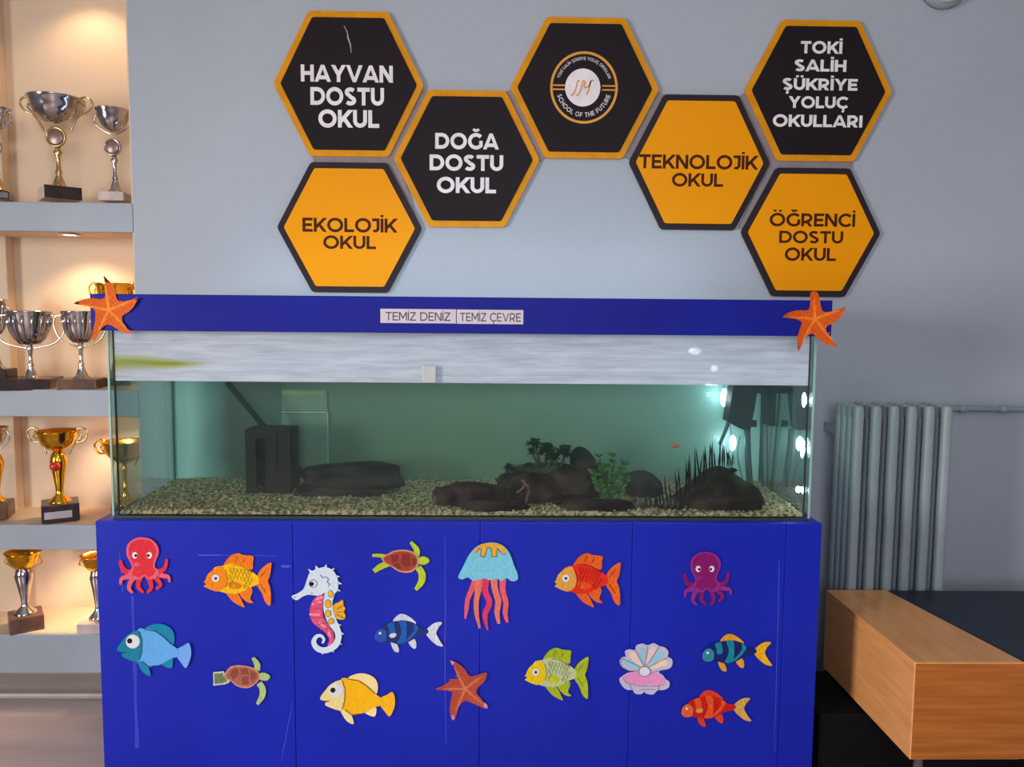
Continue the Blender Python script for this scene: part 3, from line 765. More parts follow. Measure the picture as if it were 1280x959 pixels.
MB().box(A.x, B.x-0.012, 2.514, 2.518, A.z-0.018, A.z-0.006).build('lime_stripe', mat('lime_stripe', (140, 160, 90), .6), fr)

# green plant
M_leaf = mat('aquatic_leaf', (58, 120, 52), 0.55, c2=(40, 92, 44), scale=40)
pl = thing('aquatic_plant', P(765, 642, 2.22), 'bushy bright green aquarium plant between the palm mound and capped rock', 'plant')
def leaf(mb, p, d, L, wd, nrm):
    s = d.cross(nrm).normalized()*wd; th = nrm*0.0006
    pts = [(p, .15), (p+d*L*.4, 1), (p+d*L*.75, .75), (p+d*L, .05)]
    vs = []
    for q, k in pts: vs += [q-s*k-th, q+s*k-th, q+s*k+th, q-s*k+th]
    fs = [(i*4+j, i*4+(j+1) % 4, (i+1)*4+(j+1) % 4, (i+1)*4+j) for i in range(3) for j in range(4)]
    mb.add(vs, fs+[(0, 1, 2, 3), (12, 13, 14, 15)])
rd = random.Random(5)
for tipx, tipy in ((749, 572), (764, 570), (780, 580), (740, 592), (757, 585), (772, 592), (783, 600), (746, 606), (768, 608)):
    mb = MB(); b0 = P(762+rd.uniform(-8, 8), 640, 2.22+rd.uniform(-.02, .03)); t0 = P(tipx, tipy, 2.22+rd.uniform(-.03, .03))
    pts = [b0.lerp(t0, k/8)+Vector((sin(k)*.002, 0, 0)) for k in range(9)]
    mb.tube(pts, 0.0012, 5)
    for k in range(1, 9):
        for j in range(10):
            an = rd.uniform(0, 2*pi); d = Vector((cos(an), sin(an), rd.uniform(.3, .9))).normalized()
            leaf(mb, pts[k]+Vector((0, 0, rd.uniform(-.006, .006))), d, rd.uniform(.012, .022), .0034, Vector((sin(an), -cos(an), .2)).normalized())
    mb.build('stem', M_leaf, pl)
# feathery frond
M_frond = mat('black_frond', (10, 18, 17), 0.8, spec=.1)
frd = thing('feathery_frond', P(800, 642, 2.2), 'black feathery frond arching up over the sloping rock', 'plant')
st = crom([P(x, y, 2.185).to_tuple() for x, y in ((800, 644), (822, 640), (848, 631), (867, 616), (884, 600), (900, 589), (915, 585))], 6, False)
mb = MB(); mb.tube(st, 0.0016, 6)
mb.build('stalk', M_frond, frd)
mb = MB(); rd = random.Random(9)
for i, p in enumerate(st[2:]):
    u = i/(len(st)-3); px_ = 800+115*u
    for s in (0, 1):
        L = (0.034+0.085*sin(pi*min(1, u*.9+.06)))*rd.uniform(.75, 1.1)*(1 if s == 0 else .45)
        d = Vector((rd.uniform(-.16, .10), rd.uniform(-.12, .2), 1 if s == 0 else -.4)).normalized()
        if s: d = Vector((.8, -.1, -.35)).normalized()
        leaf(mb, Vector(p), d, L, .0024, Vector((.1, -1, 0)).normalized())
mb.build('leaflets', M_frond, frd, kind='stuff')
# small grassy tufts in front
gt = MB(); rd = random.Random(4)
for k in range(70):
    p = P(rd.uniform(788, 850), rd.uniform(640, 646), rd.uniform(2.17, 2.25)); p.z = max(p.z, .835)
    leaf(gt, p, Vector((rd.uniform(-.3, .3), rd.uniform(-.3, .3), 1)).normalized(), rd.uniform(.015, .04), .0012, Vector((0, -1, 0)))
tag(gt.build('grass_tuft', mat('dull_weed', (74, 74, 62), .8)), 'sparse dull weed along the front glass below the capped rock', 'weed', kind='stuff')
# small red fish
fi = thing('goldfish', P(843, 558, 2.35), 'tiny red fish swimming above the capped rock', 'fish')
c = P(843, 558, 2.35); Mrf = mat('red_fish', (215, 84, 84), .4)
MB().ball(c, 0.010, 2, 1, .45, .6).build('body', Mrf, fi)
MB().add([c+Vector(v) for v in ((.006, -.001, 0), (.017, -.001, .007), (.014, -.001, 0), (.017, -.001, -.007), (.006, .001, 0), (.017, .001, .007), (.014, .001, 0), (.017, .001, -.007))],
         [(0, 1, 2, 3), (7, 6, 5, 4), (0, 4, 5, 1), (1, 5, 6, 2), (2, 6, 7, 3), (3, 7, 4, 0)]).build('tail', Mrf, fi)
MB().add([c+Vector(v) for v in ((-.004, -.001, .005), (.004, -.001, .005), (.003, -.001, .011), (-.004, .001, .005), (.004, .001, .005), (.003, .001, .011))],
         [(0, 1, 2), (5, 4, 3), (0, 3, 4, 1), (1, 4, 5, 2), (2, 5, 3, 0)]).build('fin', Mrf, fi)
# filter unit at the right
M_filt = mat('filter_plastic', (20, 34, 44), 0.6, spec=.15, c2=(14, 26, 34)); M_hose = mat('filter_hose', (32, 74, 78), .45)
fl = thing('aquarium_filter', P(950, 480, 2.44), 'dark filter pump and its modelled side-glass reflection hanging in the right end of the aquarium', 'filter')
def pbox(x0, x1, y0, y1, Y, dep, bev=0.003):
    a = P(x0, y0, Y); c = P(x1, y1, Y); return MB().box(a.x, c.x, Y, Y+dep, c.z, a.z, bev)
slant = [(917, 482), (948, 482), (944, 508), (938, 538), (928, 537), (910, 527), (914, 500)]
mb = MB(); q = [P(x, y, 2.40) for x, y in slant]; prism_y(mb, [(v.x, v.z) for v in q], 2.40, 2.46); mb.build('pump_and_reflection', M_filt, fl)
pbox(963, 990, 484, 533, 2.42, .06).build('pump_and_reflection', M_filt, fl)  # second box models the pump's reflection in the side glass
for k in range(5): pbox(965+5*k, 966.5+5*k, 488, 530, 2.416, .004, 0).build('rib', M_filt, fl)
pbox(944, 968, 478, 492, 2.43, .04).build('bridge', M_filt, fl)
for pts, r in (([(917, 512), (910, 530), (903, 548), (900, 556)], .006), ([(934, 536), (935, 570), (937, 600), (939, 625)], .0105), ([(974, 532), (970, 560), (966, 590), (963, 625)], .010),
               ([(952, 490), (953, 560), (954, 625)], .003), ([(958, 490), (959, 560), (959, 625)], .002), ([(925, 545), (922, 570), (928, 600), (930, 622)], .0018), ([(985, 535), (986, 560), (982, 580), (984, 610)], .0018)):
    MB().tube(crom([P(x, y, 2.445).to_tuple() for x, y in pts], 4, False), r, 8).build('hose', M_hose, fl)
pbox(940, 946, 526, 534, 2.44, .02, .001).build('knob', M_filt, fl)
# glowing beads and point lights added for bright reflections in the tank
M_glint = mat('glint_emitter', (215, 240, 255), .4, emit=14)
M_glint.node_tree.nodes['Principled BSDF'].inputs['Emission Color'].default_value = (0.72, 0.92, 1, 1)
le = thing('reflection_beads', P(905, 500, 2.47), 'string of glowing beads added for bright reflections at the right end of the aquarium', 'light')
glints = [(905, 497, 2.47, .012, .030), (916, 554, 2.47, .011, .026), (868, 439, 2.47, .020, .012), (893, 461, 2.47, .012, .012),
        (1005, 500, 2.20, .006, .022), (1003, 562, 2.20, .006, .026), (998, 612, 2.20, .008, .010)]
for x, y, Y, r, hh in glints:
    MB().ball(P(x, y, Y), 1, 2, r, .006, hh).build('lamp', M_glint, le)  # bead added for a reflected bright spot, not a real lamp
    d = bpy.data.lights.new('glint_glow', 'POINT'); d.energy = .12; d.color = (.7, .92, 1); d.shadow_soft_size = .01
    lo = bpy.data.objects.new('glint_glow', d); COL.objects.link(lo); lo.location = P(x, y, Y)+Vector((-.02, -.014, 0))
MB().tube(crom([P(x, y, 2.478).to_tuple() for x, y in ((868, 425), (868, 439), (893, 461), (904, 480), (905, 500), (912, 530), (916, 556), (918, 580))], 4, False), .0012, 6).build('bead_cord', M_hose, le)
# shelf strip at the bottom right of the tank: pale ledge
pbox(945, 1012, 625, 640, 2.30, .12, .002).build('x', M_seal) if False else None

# ------------------------------------------------------------------ paper cutouts
class Cut:
    """a paper cutout stuck on the plane y=Y; crop coordinates -> pixels by (x0,y0,scale), optional remap of bounding boxes"""
    def __init__(s, name, label, cat, org, sc, Y, curl=0.007, box_from=None, box_to=None, group='paper sea animals on the cabinet'):
        s.org, s.sc, s.Y, s.curl, s.bf, s.bt = org, sc, Y, curl, box_from, box_to
        s.layer = 0; s.args = (name, label, cat, group); s.t = None; s.eye = None
    def px(s, p):
        if s.bf:
            (x0, y0, x1, y1), (X0, Y0, X1, Y1) = s.bf, s.bt
            return (X0+(p[0]-x0)/(x1-x0)*(X1-X0), Y0+(p[1]-y0)/(y1-y0)*(Y1-Y0))
        return (s.org[0]+p[0]/s.sc, s.org[1]+p[1]/s.sc)
    def start(s, pts):
        q = [P(*s.px(p), s.Y) for p in pts]
        xs = [v.x for v in q]; zs = [v.z for v in q]
        s.c = ((min(xs)+max(xs))/2, (min(zs)+max(zs))/2); s.r = 0.5*math.hypot(max(xs)-min(xs), max(zs)-min(zs))
        s.t = thing(s.args[0], (s.c[0], s.Y, min(zs)), s.args[1], s.args[2], s.args[3])
    def poly(s, name, m, pts, smooth=True, layer=None, n=4, th=0.0007):
        if smooth: pts = crom(pts, n)
        if s.t is None: s.start(pts)
        lay = s.layer if layer is None else layer
        w2 = [(v.x, v.z) for v in (P(*s.px(p), s.Y) for p in pts)]
        cl = []
        for p in w2:
            if not cl or math.hypot(p[0]-cl[-1][0], p[1]-cl[-1][1]) > 1e-5: cl.append(p)
        if math.hypot(cl[0][0]-cl[-1][0], cl[0][1]-cl[-1][1]) < 1e-5: cl.pop()
        n0 = len(cl); xs = [p[0] for p in cl]; zs = [p[1] for p in cl]; extra = []
        step = 0.016
        x = min(xs)+step/2
        while x < max(xs):
            z = min(zs)+step/2
            while z < max(zs):
                if inside((x, z), cl) and min(math.hypot(x-a[0], z-a[1]) for a in cl) > step*.3: extra.append((x, z))
                z += step
            x += step
        res = geo.delaunay_2d_cdt([Vector(p) for p in cl+extra], [], [list(range(n0))], 1, 1e-6)
        V, Fc = res[0], res[2]
        def dep(p):
            k = ((p[0]-s.c[0])**2+(p[1]-s.c[1])**2)/(s.r*s.r)
            return s.Y-0.0012-s.curl*k-lay*0.00045
        fr_ = [(v.x, dep(v)-th, v.y) for v in V]; bk = [(v.x, dep(v), v.y) for v in V]; nV = len(V)
        ed = {}
        for f in Fc:
            for i in range(len(f)):
                e_ = (f[i], f[(i+1) % len(f)]); k = tuple(sorted(e_)); ed[k] = None if k in ed else e_
        fs = [list(f) for f in Fc]+[[nV+i for i in reversed(f)] for f in Fc]+[[a_, b_, nV+b_, nV+a_] for (a_, b_) in [v for v in ed.values() if v]]
        o_ = MB().add(fr_+bk, fs).build(name, m, s.eye if name == 'pupil' and s.eye else s.t)
        if name == 'eye': s.eye = o_
        if layer is None: s.layer += 1
    def disc(s, name, m, cx, cy, r, ry=None, layer=None):
        ry = ry or r
        s.poly(name, m, [(cx+r*cos(2*pi*i/18), cy+ry*sin(2*pi*i/18)) for i in range(18)], False, layer)
    def band(s, name, m, pts, layer=None, n=4, th=0.0007):
        """tapered limb: pts are (x, y, width)"""
        q = crom(pts, n, False); qs = stroke_quads([(a[0], a[1]) for a in q], [a[2] for a in q])
        L = [t_[0] for t_ in qs]+[qs[-1][1]]; R = [t_[3] for t_ in qs]+[qs[-1][2]]
        s.poly(name, m, L+R[::-1], False, layer, th=th)
    def lines(s, name, m, strokes, wd, layer=None):
        lay = s.layer if layer is None else layer; mb = MB()
        for st in strokes:
            for q in stroke_quads(st, wd):
                vs = []
                for p in q:
                    v = P(*s.px(p), s.Y); k = ((v.x-s.c[0])**2+(v.z-s.c[1])**2)/(s.r*s.r)
                    vs.append((v.x, s.Y-0.0012-s.curl*k-lay*0.00045-0.0007, v.z))
                mb.add(vs, [(0, 1, 2, 3)])
        mb.build(name, m, s.t, kind='stuff')
        if layer is None: s.layer += 1

def pap(name, c, k=.86, sc=260):
    return mat(name, c, 0.6, spec=0.2, c2=tuple(v*k for v in c), scale=sc, detail=2, stretch=(1, 1, .35))
P_white = pap('paper_white', (222, 222, 228), .96); P_black = pap('marker_black', (28, 24, 30))
CYF = CY0
def goldfish(label, bt, ch, cb, cf, cp, k):
    bf = (120, 120, 1010, 840)
    c = Cut('paper_goldfish', label, 'cutout', (0, 0), 1, CYF, .008, bf, bt)
    mh, mb_, mf, mp = pap(k+'_head', ch), pap(k+'_body', cb), pap(k+'_fin', cf), pap(k+'_pectoral', cp)
    c.start([(120, 120), (1010, 840)])
    c.poly('tail_fin', mf, [(805, 440), (850, 350), (920, 280), (1000, 240), (995, 330), (980, 420), (955, 490), (985, 580), (995, 700), (985, 805), (920, 760), (870, 640), (805, 540)], layer=0)
    c.poly('dorsal_fin', mf, [(375, 290), (430, 190), (500, 135), (570, 120), (640, 145), (760, 160), (755, 240), (745, 335), (640, 320), (500, 300)], layer=0)
    c.poly('ventral_fin', mf, [(390, 620), (440, 700), (520, 780), (645, 835), (620, 770), (580, 690), (520, 630)], layer=0)
    c.poly('anal_fin', mf, [(570, 640), (620, 720), (690, 770), (765, 775), (720, 720), (750, 625), (720, 570), (620, 600)], layer=0)
    c.poly('body', mb_, [(240, 330), (370, 285), (480, 258), (600, 285), (700, 335), (790, 400), (830, 450), (825, 530), (730, 570), (640, 620), (540, 658), (430, 655), (330, 628), (220, 580)], layer=1)
    c.poly('head', mh, [(118, 495), (135, 480), (170, 400), (250, 330), (345, 292), (385, 360), (412, 450), (405, 540), (370, 590), (300, 625), (220, 605), (150, 570), (120, 550), (150, 525)], layer=2)
    c.poly('pectoral_fin', mp, [(425, 520), (500, 495), (610, 545), (570, 595), (470, 590)], layer=2)
    ln = []
    for j in range(5):
        for i in range(7):
            x = 440+i*46+(j % 2)*22; y = 310+j*52+i*6
            if x > 470+j*0 and y > 470 and x < 620: continue
            if x+y*0.9 > 1180 or (x > 720): continue
            ln.append([(x, y), (x+22, y+12), (x+24, y+34), (x+6, y+46)])
    ln += [[(500, 270), (600, 292), (700, 345), (750, 385)], [(395, 340), (425, 450), (405, 570)], [(850, 440), (930, 330)], [(850, 530), (930, 650)], [(520, 230), (560, 160)], [(620, 250), (650, 190)]]
    c.lines('scale_lines', pap(k+'_line', tuple(v*.62 for v in cb)), ln, 8, 3)
    c.disc('eye', P_white, 270, 450, 48, layer=3); c.disc('pupil', P_black, 272, 452, 18, layer=4)
goldfish('yellow paper goldfish with orange head and fins, left of the seahorse', (256, 691, 341, 759), (250, 140, 20), (252, 192, 10), (246, 122, 24), (226, 132, 10), 'yellow_goldfish')
goldfish('red paper goldfish with amber head and orange fins, right of the jellyfish', (693, 691, 776, 759), (232, 168, 72), (236, 44, 20), (236, 98, 30), (240, 84, 30), 'red_goldfish')
goldfish('pale green paper goldfish with yellow head, above and right of the red starfish', (656, 809, 736, 875), (242, 208, 20), (196, 208, 150), (172, 190, 30), (204, 204, 30), 'green_goldfish')

def bigeye(label, bt, ch, cb, cd, ct, k):
    c = Cut('paper_fish', label, 'cutout', (0, 0), 1, CYF, .008, (118, 118, 1102, 788), bt)
    mh, mb_, mf, mt = pap(k+'_head', ch, .93), pap(k+'_body', cb, .94), pap(k+'_fin', cd, .93), pap(k+'_tail', ct, .94)
    c.start([(118, 118), (1102, 788)])
    c.poly('tail_fin', mt, [(895, 455), (990, 405), (1070, 362), (1102, 450), (1095, 560), (1035, 682), (970, 625), (895, 525)], layer=0)
    c.poly('dorsal_fin', mf, [(480, 195), (560, 135), (680, 118), (790, 150), (860, 220), (875, 320), (842, 400), (720, 320), (620, 260)], layer=0)
    c.poly('anal_fin', mf, [(690, 630), (770, 682), (842, 682), (852, 575), (780, 590)], layer=0)
    c.poly('ventral_fin', mf, [(375, 590), (420, 690), (480, 762), (556, 788), (535, 690), (490, 610), (430, 570)], layer=1)
    c.poly('body', mb_, [(380, 212), (500, 188), (620, 213), (720, 278), (840, 390), (922, 452), (922, 535), (830, 570), (700, 640), (600, 665), (530, 672), (430, 600), (360, 590)], layer=2)
    c.poly('head', mh, [(118, 432), (190, 330), (270, 250), (400, 208), (440, 330), (436, 480), (405, 580), (360, 608), (200, 545), (185, 505), (215, 480), (150, 470)], layer=3)
    c.lines('outline', pap(k+'_line', tuple(v*.45 for v in cb)), [[(405, 212), (442, 330), (436, 480), (405, 585)], [(480, 192), (620, 214), (720, 280), (840, 388)], [(165, 478), (200, 490), (240, 476)], [(440, 600), (530, 668), (640, 655)]], 9, 5)
    c.disc('eye', P_white, 325, 345, 90, layer=5); c.disc('pupil', P_black, 285, 335, 34, layer=6)
bigeye('light blue paper fish with teal head and big white eye, below the red octopus', (148, 779, 240, 844), (20, 128, 160), (96, 168, 232), (16, 130, 170), (110, 165, 235), 'blue_fish')
bigeye('yellow paper fish with pale head and big white eye, left of the red starfish', (401, 841, 494, 904), (240, 222, 150), (250, 184, 16), (246, 224, 158), (250, 182, 24), 'yellow_fish')

def striped(label, bt, ch, cdk, clt, cf, ct, k, eye=True, pect=None):
    c = Cut('paper_striped_fish', label, 'cutout', (0, 0), 1, CYF, .007, (90, 90, 1146, 656), bt)
    m1, m2, m3, m4, m5 = pap(k+'_head', ch), pap(k+'_dark', cdk), pap(k+'_light', clt), pap(k+'_fin', cf), pap(k+'_tail', ct)
    c.start([(90, 90), (1146, 656)])
    c.poly('tail_fin', m5, [(885, 325), (980, 240), (1060, 205), (1132, 212), (1080, 280), (1042, 370), (1090, 470), (1146, 556), (1050, 545), (950, 470), (885, 390)], layer=0)
    c.poly('dorsal_fin', m4, [(368, 200), (440, 110), (520, 90), (620, 130), (730, 230), (620, 245), (480, 230)], layer=0)
    c.poly('ventral_fin', m4, [(335, 510), (400, 500), (455, 590), (455, 652), (385, 630)], layer=0)
    c.poly('anal_fin', m4, [(600, 470), (700, 460), (732, 560), (702, 605), (635, 560)], layer=0)
    c.poly('body', m2, [(180, 300), (280, 228), (400, 198), (560, 188), (700, 228), (800, 298), (905, 318), (908, 375), (820, 412), (740, 432), (650, 485), (560, 524), (440, 532), (330, 505), (220, 490), (130, 440)], layer=1)
    c.poly('stripe', m3, [(285, 240), (370, 212), (398, 300), (400, 380), (318, 388), (310, 310)], layer=2)
    c.poly('stripe', m3, [(465, 196), (562, 196), (582, 330), (552, 505), (440, 515), (480, 430), (498, 330)], layer=2)
    c.poly('stripe', m3, [(690, 240), (765, 290), (700, 400), (600, 490), (520, 512), (640, 410), (700, 310)], layer=2)
    c.poly('head', m1, [(90, 410), (115, 340), (180, 300), (250, 330), (272, 400), (250, 480), (160, 497), (100, 460)], layer=3)
    if pect: c.poly('pectoral_fin', pap(k+'_pectoral', pect), [(310, 400), (370, 370), (425, 385), (400, 430), (340, 440)], layer=3)
    c.disc('eye', P_white, 172, 366, 20, layer=4)
striped('dark blue striped paper fish with white fins and tail, right of the seahorse', (469, 767, 554, 815), (44, 86, 180), (32, 52, 116), (34, 96, 190), (214, 218, 232), (214, 218, 234), 'navy_fish', pect=(214, 218, 232))
striped('teal and navy striped paper fish with amber fins, below the purple octopus', (877, 792, 964, 839), (52, 144, 168), (14, 34, 110), (22, 140, 160), (232, 164, 40), (240, 176, 24), 'teal_fish')
striped('red and orange striped paper fish with tan tail, lowest at the right end', (851, 862, 938, 908), (240, 104, 50), (206, 26, 16), (240, 88, 34), (226, 62, 34), (216, 168, 84), 'orange_fish', pect=(222, 160, 80))

def octopus(label, bt, cm, clt, k):
    c = Cut('paper_octopus', label, 'cutout', (0, 0), 1, CYF, .006, (195, 118, 912, 872), bt)
    m1, m2 = pap(k+'_skin', cm), pap(k+'_edge', clt)
    c.start([(195, 118), (912, 872)])
    for i, b_ in enumerate((
        [(400, 600, 90), (300, 575, 75), (255, 520, 60), (228, 430, 45)], [(410, 620, 90), (320, 645, 65), (250, 670, 50), (238, 745, 30)],
        [(440, 620, 90), (375, 700, 65), (350, 790, 50), (400, 855, 34)], [(500, 620, 90), (470, 720, 62), (478, 790, 52), (540, 852, 30)],
        [(590, 620, 90), (635, 720, 62), (640, 800, 50), (590, 855, 30)], [(640, 610, 90), (725, 680, 60), (770, 750, 46), (712, 805, 34)],
        [(670, 590, 90), (800, 632, 62), (872, 645, 48), (888, 715, 30)], [(660, 580, 90), (770, 570, 66), (830, 515, 52), (852, 408, 34)])):
        c.band('tentacle', m2 if i in (1, 2, 6) else m1, b_, layer=i % 3)
    c.poly('head', m2, [(315, 280), (345, 195), (430, 135), (530, 118), (650, 145), (728, 225), (745, 330), (705, 430), (690, 510), (745, 570), (715, 650), (620, 680), (555, 640), (480, 685), (380, 650), (340, 590), (385, 520), (350, 430), (320, 370)], layer=3)
    c.poly('face', m1, [(345, 290), (375, 210), (440, 160), (530, 145), (630, 170), (695, 240), (710, 330), (675, 430), (665, 520), (700, 580), (620, 650), (555, 615), (480, 650), (390, 610), (410, 520), (375, 420)], layer=4)
    for ex in (425, 618):
        c.disc('eye', P_white, ex, 358, 36, 44, layer=5); c.disc('pupil', P_black, ex+(14 if ex < 500 else -14), 362, 19, layer=6)
    c.disc('cheek', m2, 452, 480, 40, 28, layer=5)
octopus('red paper octopus in the top left corner of the cabinet front', (148, 671, 215, 742), (226, 44, 60), (232, 96, 118), 'red_octopus')
octopus('purple paper octopus near the right end of the cabinet front', (852, 689, 915, 757), (136, 16, 104), (146, 40, 146), 'purple_octopus')

# seahorse
c = Cut('paper_seahorse', 'white and pink paper seahorse with a yellow fin and curled tail', 'cutout', (350, 690), 6.85, CYF, .007)
c.start([(105, 118), (565, 858)])
m_sh, m_pk, m_pk2, m_yl, m_gy = pap('seahorse_white', (206, 222, 234), .95), pap('seahorse_pink', (238, 84, 122)), pap('seahorse_light_pink', (248, 150, 176)), pap('seahorse_yellow', (246, 180, 24)), pap('seahorse_grey', (92, 100, 116))
sp = []
for (x, y, dx, dy) in ((270, 165, -24, -26), (320, 135, -10, -26), (395, 125, 6, -28), (450, 150, 22, -18), (485, 205, 34, 2), (500, 260, 36, 12), (492, 320, 30, 14), (495, 620, 34, 4), (520, 690, 34, 10), (505, 770, 30, 16), (450, 830, 16, 24), (370, 850, -2, 22)):
    nx_, ny_ = -dy, dx; l = math.hypot(nx_, ny_); nx_ *= 17/l; ny_ *= 17/l
    c.poly('spike', m_sh, [(x-nx_-dx*.3, y-ny_-dy*.3), (x+dx, y+dy), (x+nx_-dx*.3, y+ny_-dy*.3)], False, layer=0)
c.poly('back_fin', m_yl, [(455, 460), (500, 430), (540, 410), (545, 450), (560, 480), (550, 510), (562, 545), (545, 575), (490, 570), (460, 545)], layer=0)
c.band('belly', m_pk, [(370, 370, 50), (330, 430, 95), (312, 500, 110), (325, 570, 105), (375, 625, 80), (425, 680, 60), (445, 750, 40), (415, 795, 15)], layer=1)
for (x, y, a, wd) in ((345, 392, 25, 78), (322, 435, 10, 96), (305, 535, -5, 104), (368, 625, -38, 80), (430, 705, -60, 52)):
    ca, sa = cos(radians(a)), sin(radians(a)); hw = wd/2
    c.poly('belly_band', m_pk2, [(x-hw*ca+9*sa, y+hw*sa+9*ca), (x+hw*ca*.7+9*sa, y-hw*sa*.7+9*ca), (x+hw*ca*.7-9*sa, y-hw*sa*.7-9*ca), (x-hw*ca-9*sa, y+hw*sa-9*ca)], False, layer=2)
c.band('back', m_sh, [(450, 290, 90), (425, 360, 84), (412, 430, 80), (418, 510, 78), (450, 590, 76), (490, 660, 60), (505, 720, 52), (478, 790, 54), (400, 832, 50), (330, 820, 48), (293, 770, 42), (312, 722, 32), (352, 712, 26), (380, 742, 22), (366, 776, 16)], layer=3)
c.poly('head', m_sh, [(105, 372), (150, 352), (205, 312), (232, 240), (262, 172), (330, 135), (400, 122), (462, 155), (495, 215), (502, 290), (480, 345), (400, 345), (330, 370), (250, 362), (200, 378), (150, 408), (118, 395)], layer=4)
for (x, y, rx, ry) in ((437, 355, 19, 28), (415, 440, 23, 33), (415, 523, 23, 26), (441, 588, 22, 22)):
    c.disc('spot_rim', m_gy, x, y, rx+5, ry+5, layer=5); c.disc('spot', m_yl, x, y, rx, ry, layer=6)
c.disc('eye_rim', m_gy, 288, 266, 36, layer=5); c.disc('eye', P_white, 288, 266, 30, layer=6); c.disc('pupil', P_black, 275, 268, 20, layer=7)
c.lines('ink_lines', m_gy, [[(350, 190), (370, 215), (400, 205), (420, 230), (405, 250), (430, 270), (415, 290)], [(480, 490), (545, 450)], [(480, 510), (555, 505)], [(485, 530), (548, 560)], [(265, 345), (285, 348)], [(122, 378), (140, 385)],
        [(382, 345), (370, 420), (362, 500), (385, 590), (440, 660), (465, 740)], [(245, 480), (360, 480)], [(250, 560), (375, 560)], [(285, 430), (372, 450)], [(300, 620), (400, 600)], [(350, 665), (430, 640)]], 5, 7)

# turtles
def turtle(label, org, sc, shell, head, flips, card, k, csh, cfl, plates):
    c = Cut('paper_turtle', label, 'cutout', org, sc, CYF, .007)
    c.start(shell+head+[(f[-1][0], f[-1][1]) for f in flips])
    ms, mf, me, ml = pap(k+'_shell', csh), pap(k+'_skin', cfl), pap(k+'_rim', (206, 150, 120)), pap(k+'_plate', tuple(v*.78 for v in csh))
    for f in flips: c.band('flipper', mf, f, layer=0)
    if card:
        c.poly('paper_flap', pap(k+'_card', (206, 216, 178)), card, False, layer=0)
        q = [(x*.75+178*.25, y*.75+445*.25) for x, y in card]; c.poly('rear_flipper', pap(k+'_dull', (120, 136, 100)), q, False, layer=1)
    c.poly('head', mf, head, layer=1)
    cx = sum(p[0] for p in shell)/len(shell); cy = sum(p[1] for p in shell)/len(shell)
    c.poly('shell_rim', me, shell, layer=2)
    c.poly('shell', ms, [(cx+(p[0]-cx)*.9, cy+(p[1]-cy)*.86) for p in shell], layer=3)
    for pl_ in plates: c.poly('shell_plate', ml, pl_, False, layer=4)
turtle('paper sea turtle with brown-red shell and lime flippers, between seahorse and jellyfish', (455, 665), 5.99,
       [(135, 190), (180, 160), (240, 135), (330, 133), (395, 165), (412, 215), (400, 262), (350, 300), (270, 298), (200, 255), (150, 225)],
       [(400, 195), (450, 180), (485, 195), (488, 220), (450, 242), (405, 232)],
       [[(392, 175, 44), (395, 130, 44), (352, 72, 22)], [(405, 262, 46), (435, 310, 52), (430, 370, 48), (388, 428, 26)], [(195, 235, 36), (130, 255, 46), (76, 290, 34)], [(160, 180, 30), (100, 172, 26), (66, 172, 22)]],
       None, 'turtle', (172, 66, 52), (184, 206, 40), [[(205, 175), (255, 160), (262, 215), (215, 230)], [(290, 160), (345, 165), (350, 250), (300, 262), (275, 215)], [(220, 240), (262, 228), (282, 275), (250, 272)], [(362, 185), (392, 200), (388, 245), (362, 245)]])
turtle('paper sea turtle with a pink-brown shell and square paper flap, left of the yellow fish', (260, 810), 11.99,
       [(250, 420), (320, 290), (420, 250), (560, 258), (680, 290), (760, 350), (790, 430), (740, 510), (640, 585), (540, 595), (430, 560), (340, 480)],
       [(770, 385), (850, 362), (930, 398), (935, 440), (880, 480), (780, 465)],
       [[(735, 330, 90), (745, 240, 90), (680, 135, 50)], [(770, 520, 90), (825, 610, 95), (815, 720, 85), (745, 830, 45)]],
       [(95, 345), (250, 335), (262, 400), (330, 440), (330, 510), (262, 535), (97, 545)], 'pink_turtle', (186, 100, 84), (178, 200, 128),
       [[(360, 330), (440, 290), (470, 380), (400, 460), (340, 410)], [(490, 300), (600, 300), (620, 390), (500, 390)], [(520, 420), (620, 420), (600, 540), (510, 540)], [(640, 330), (730, 370), (730, 450), (660, 500), (640, 420)]])

# jellyfish
c = Cut('paper_jellyfish', 'light blue paper jellyfish with an amber crown and pink tentacles', 'cutout', (560, 670), 7.67, CYF, .007)
c.start([(105, 60), (665, 890)])
m_t = [pap('jelly_pink', (238, 96, 110)), pap('jelly_salmon', (236, 122, 104)), pap('jelly_rose', (224, 60, 104))]
for i, f in enumerate(([(275, 400, 70), (235, 500, 55), (190, 600, 45), (178, 700, 40), (165, 790, 12)], [(295, 400, 70), (290, 520, 60), (272, 620, 50), (275, 740, 42), (305, 878, 18)],
                       [(365, 400, 80), (355, 520, 60), (398, 640, 55), (355, 750, 50), (380, 895, 14)], [(440, 400, 66), (450, 510, 60), (482, 620, 58), (470, 730, 50), (488, 835, 26)],
                       [(525, 400, 66), (525, 520, 55), (555, 640, 50), (548, 740, 44), (570, 822, 22)])):
    c.band('tentacle', m_t[(0, 1, 2, 1, 0)[i]], f, layer=i % 2)
c.poly('bell', pap('jelly_blue', (122, 200, 226), .92), [(102, 375), (150, 280), (200, 180), (270, 100), (350, 65), (450, 58), (530, 88), (590, 160), (630, 270), (668, 365), (662, 418), (610, 430), (560, 400), (520, 425), (460, 408), (410, 422), (350, 405), (290, 417), (240, 424), (190, 395), (140, 412), (105, 402)], layer=2)
m_cr = pap('jelly_amber', (232, 176, 52))
c.poly('crown', m_cr, [(245, 150), (285, 98), (350, 66), (450, 60), (530, 92), (562, 165), (525, 172), (490, 118), (400, 105), (330, 112), (275, 160)], layer=3)
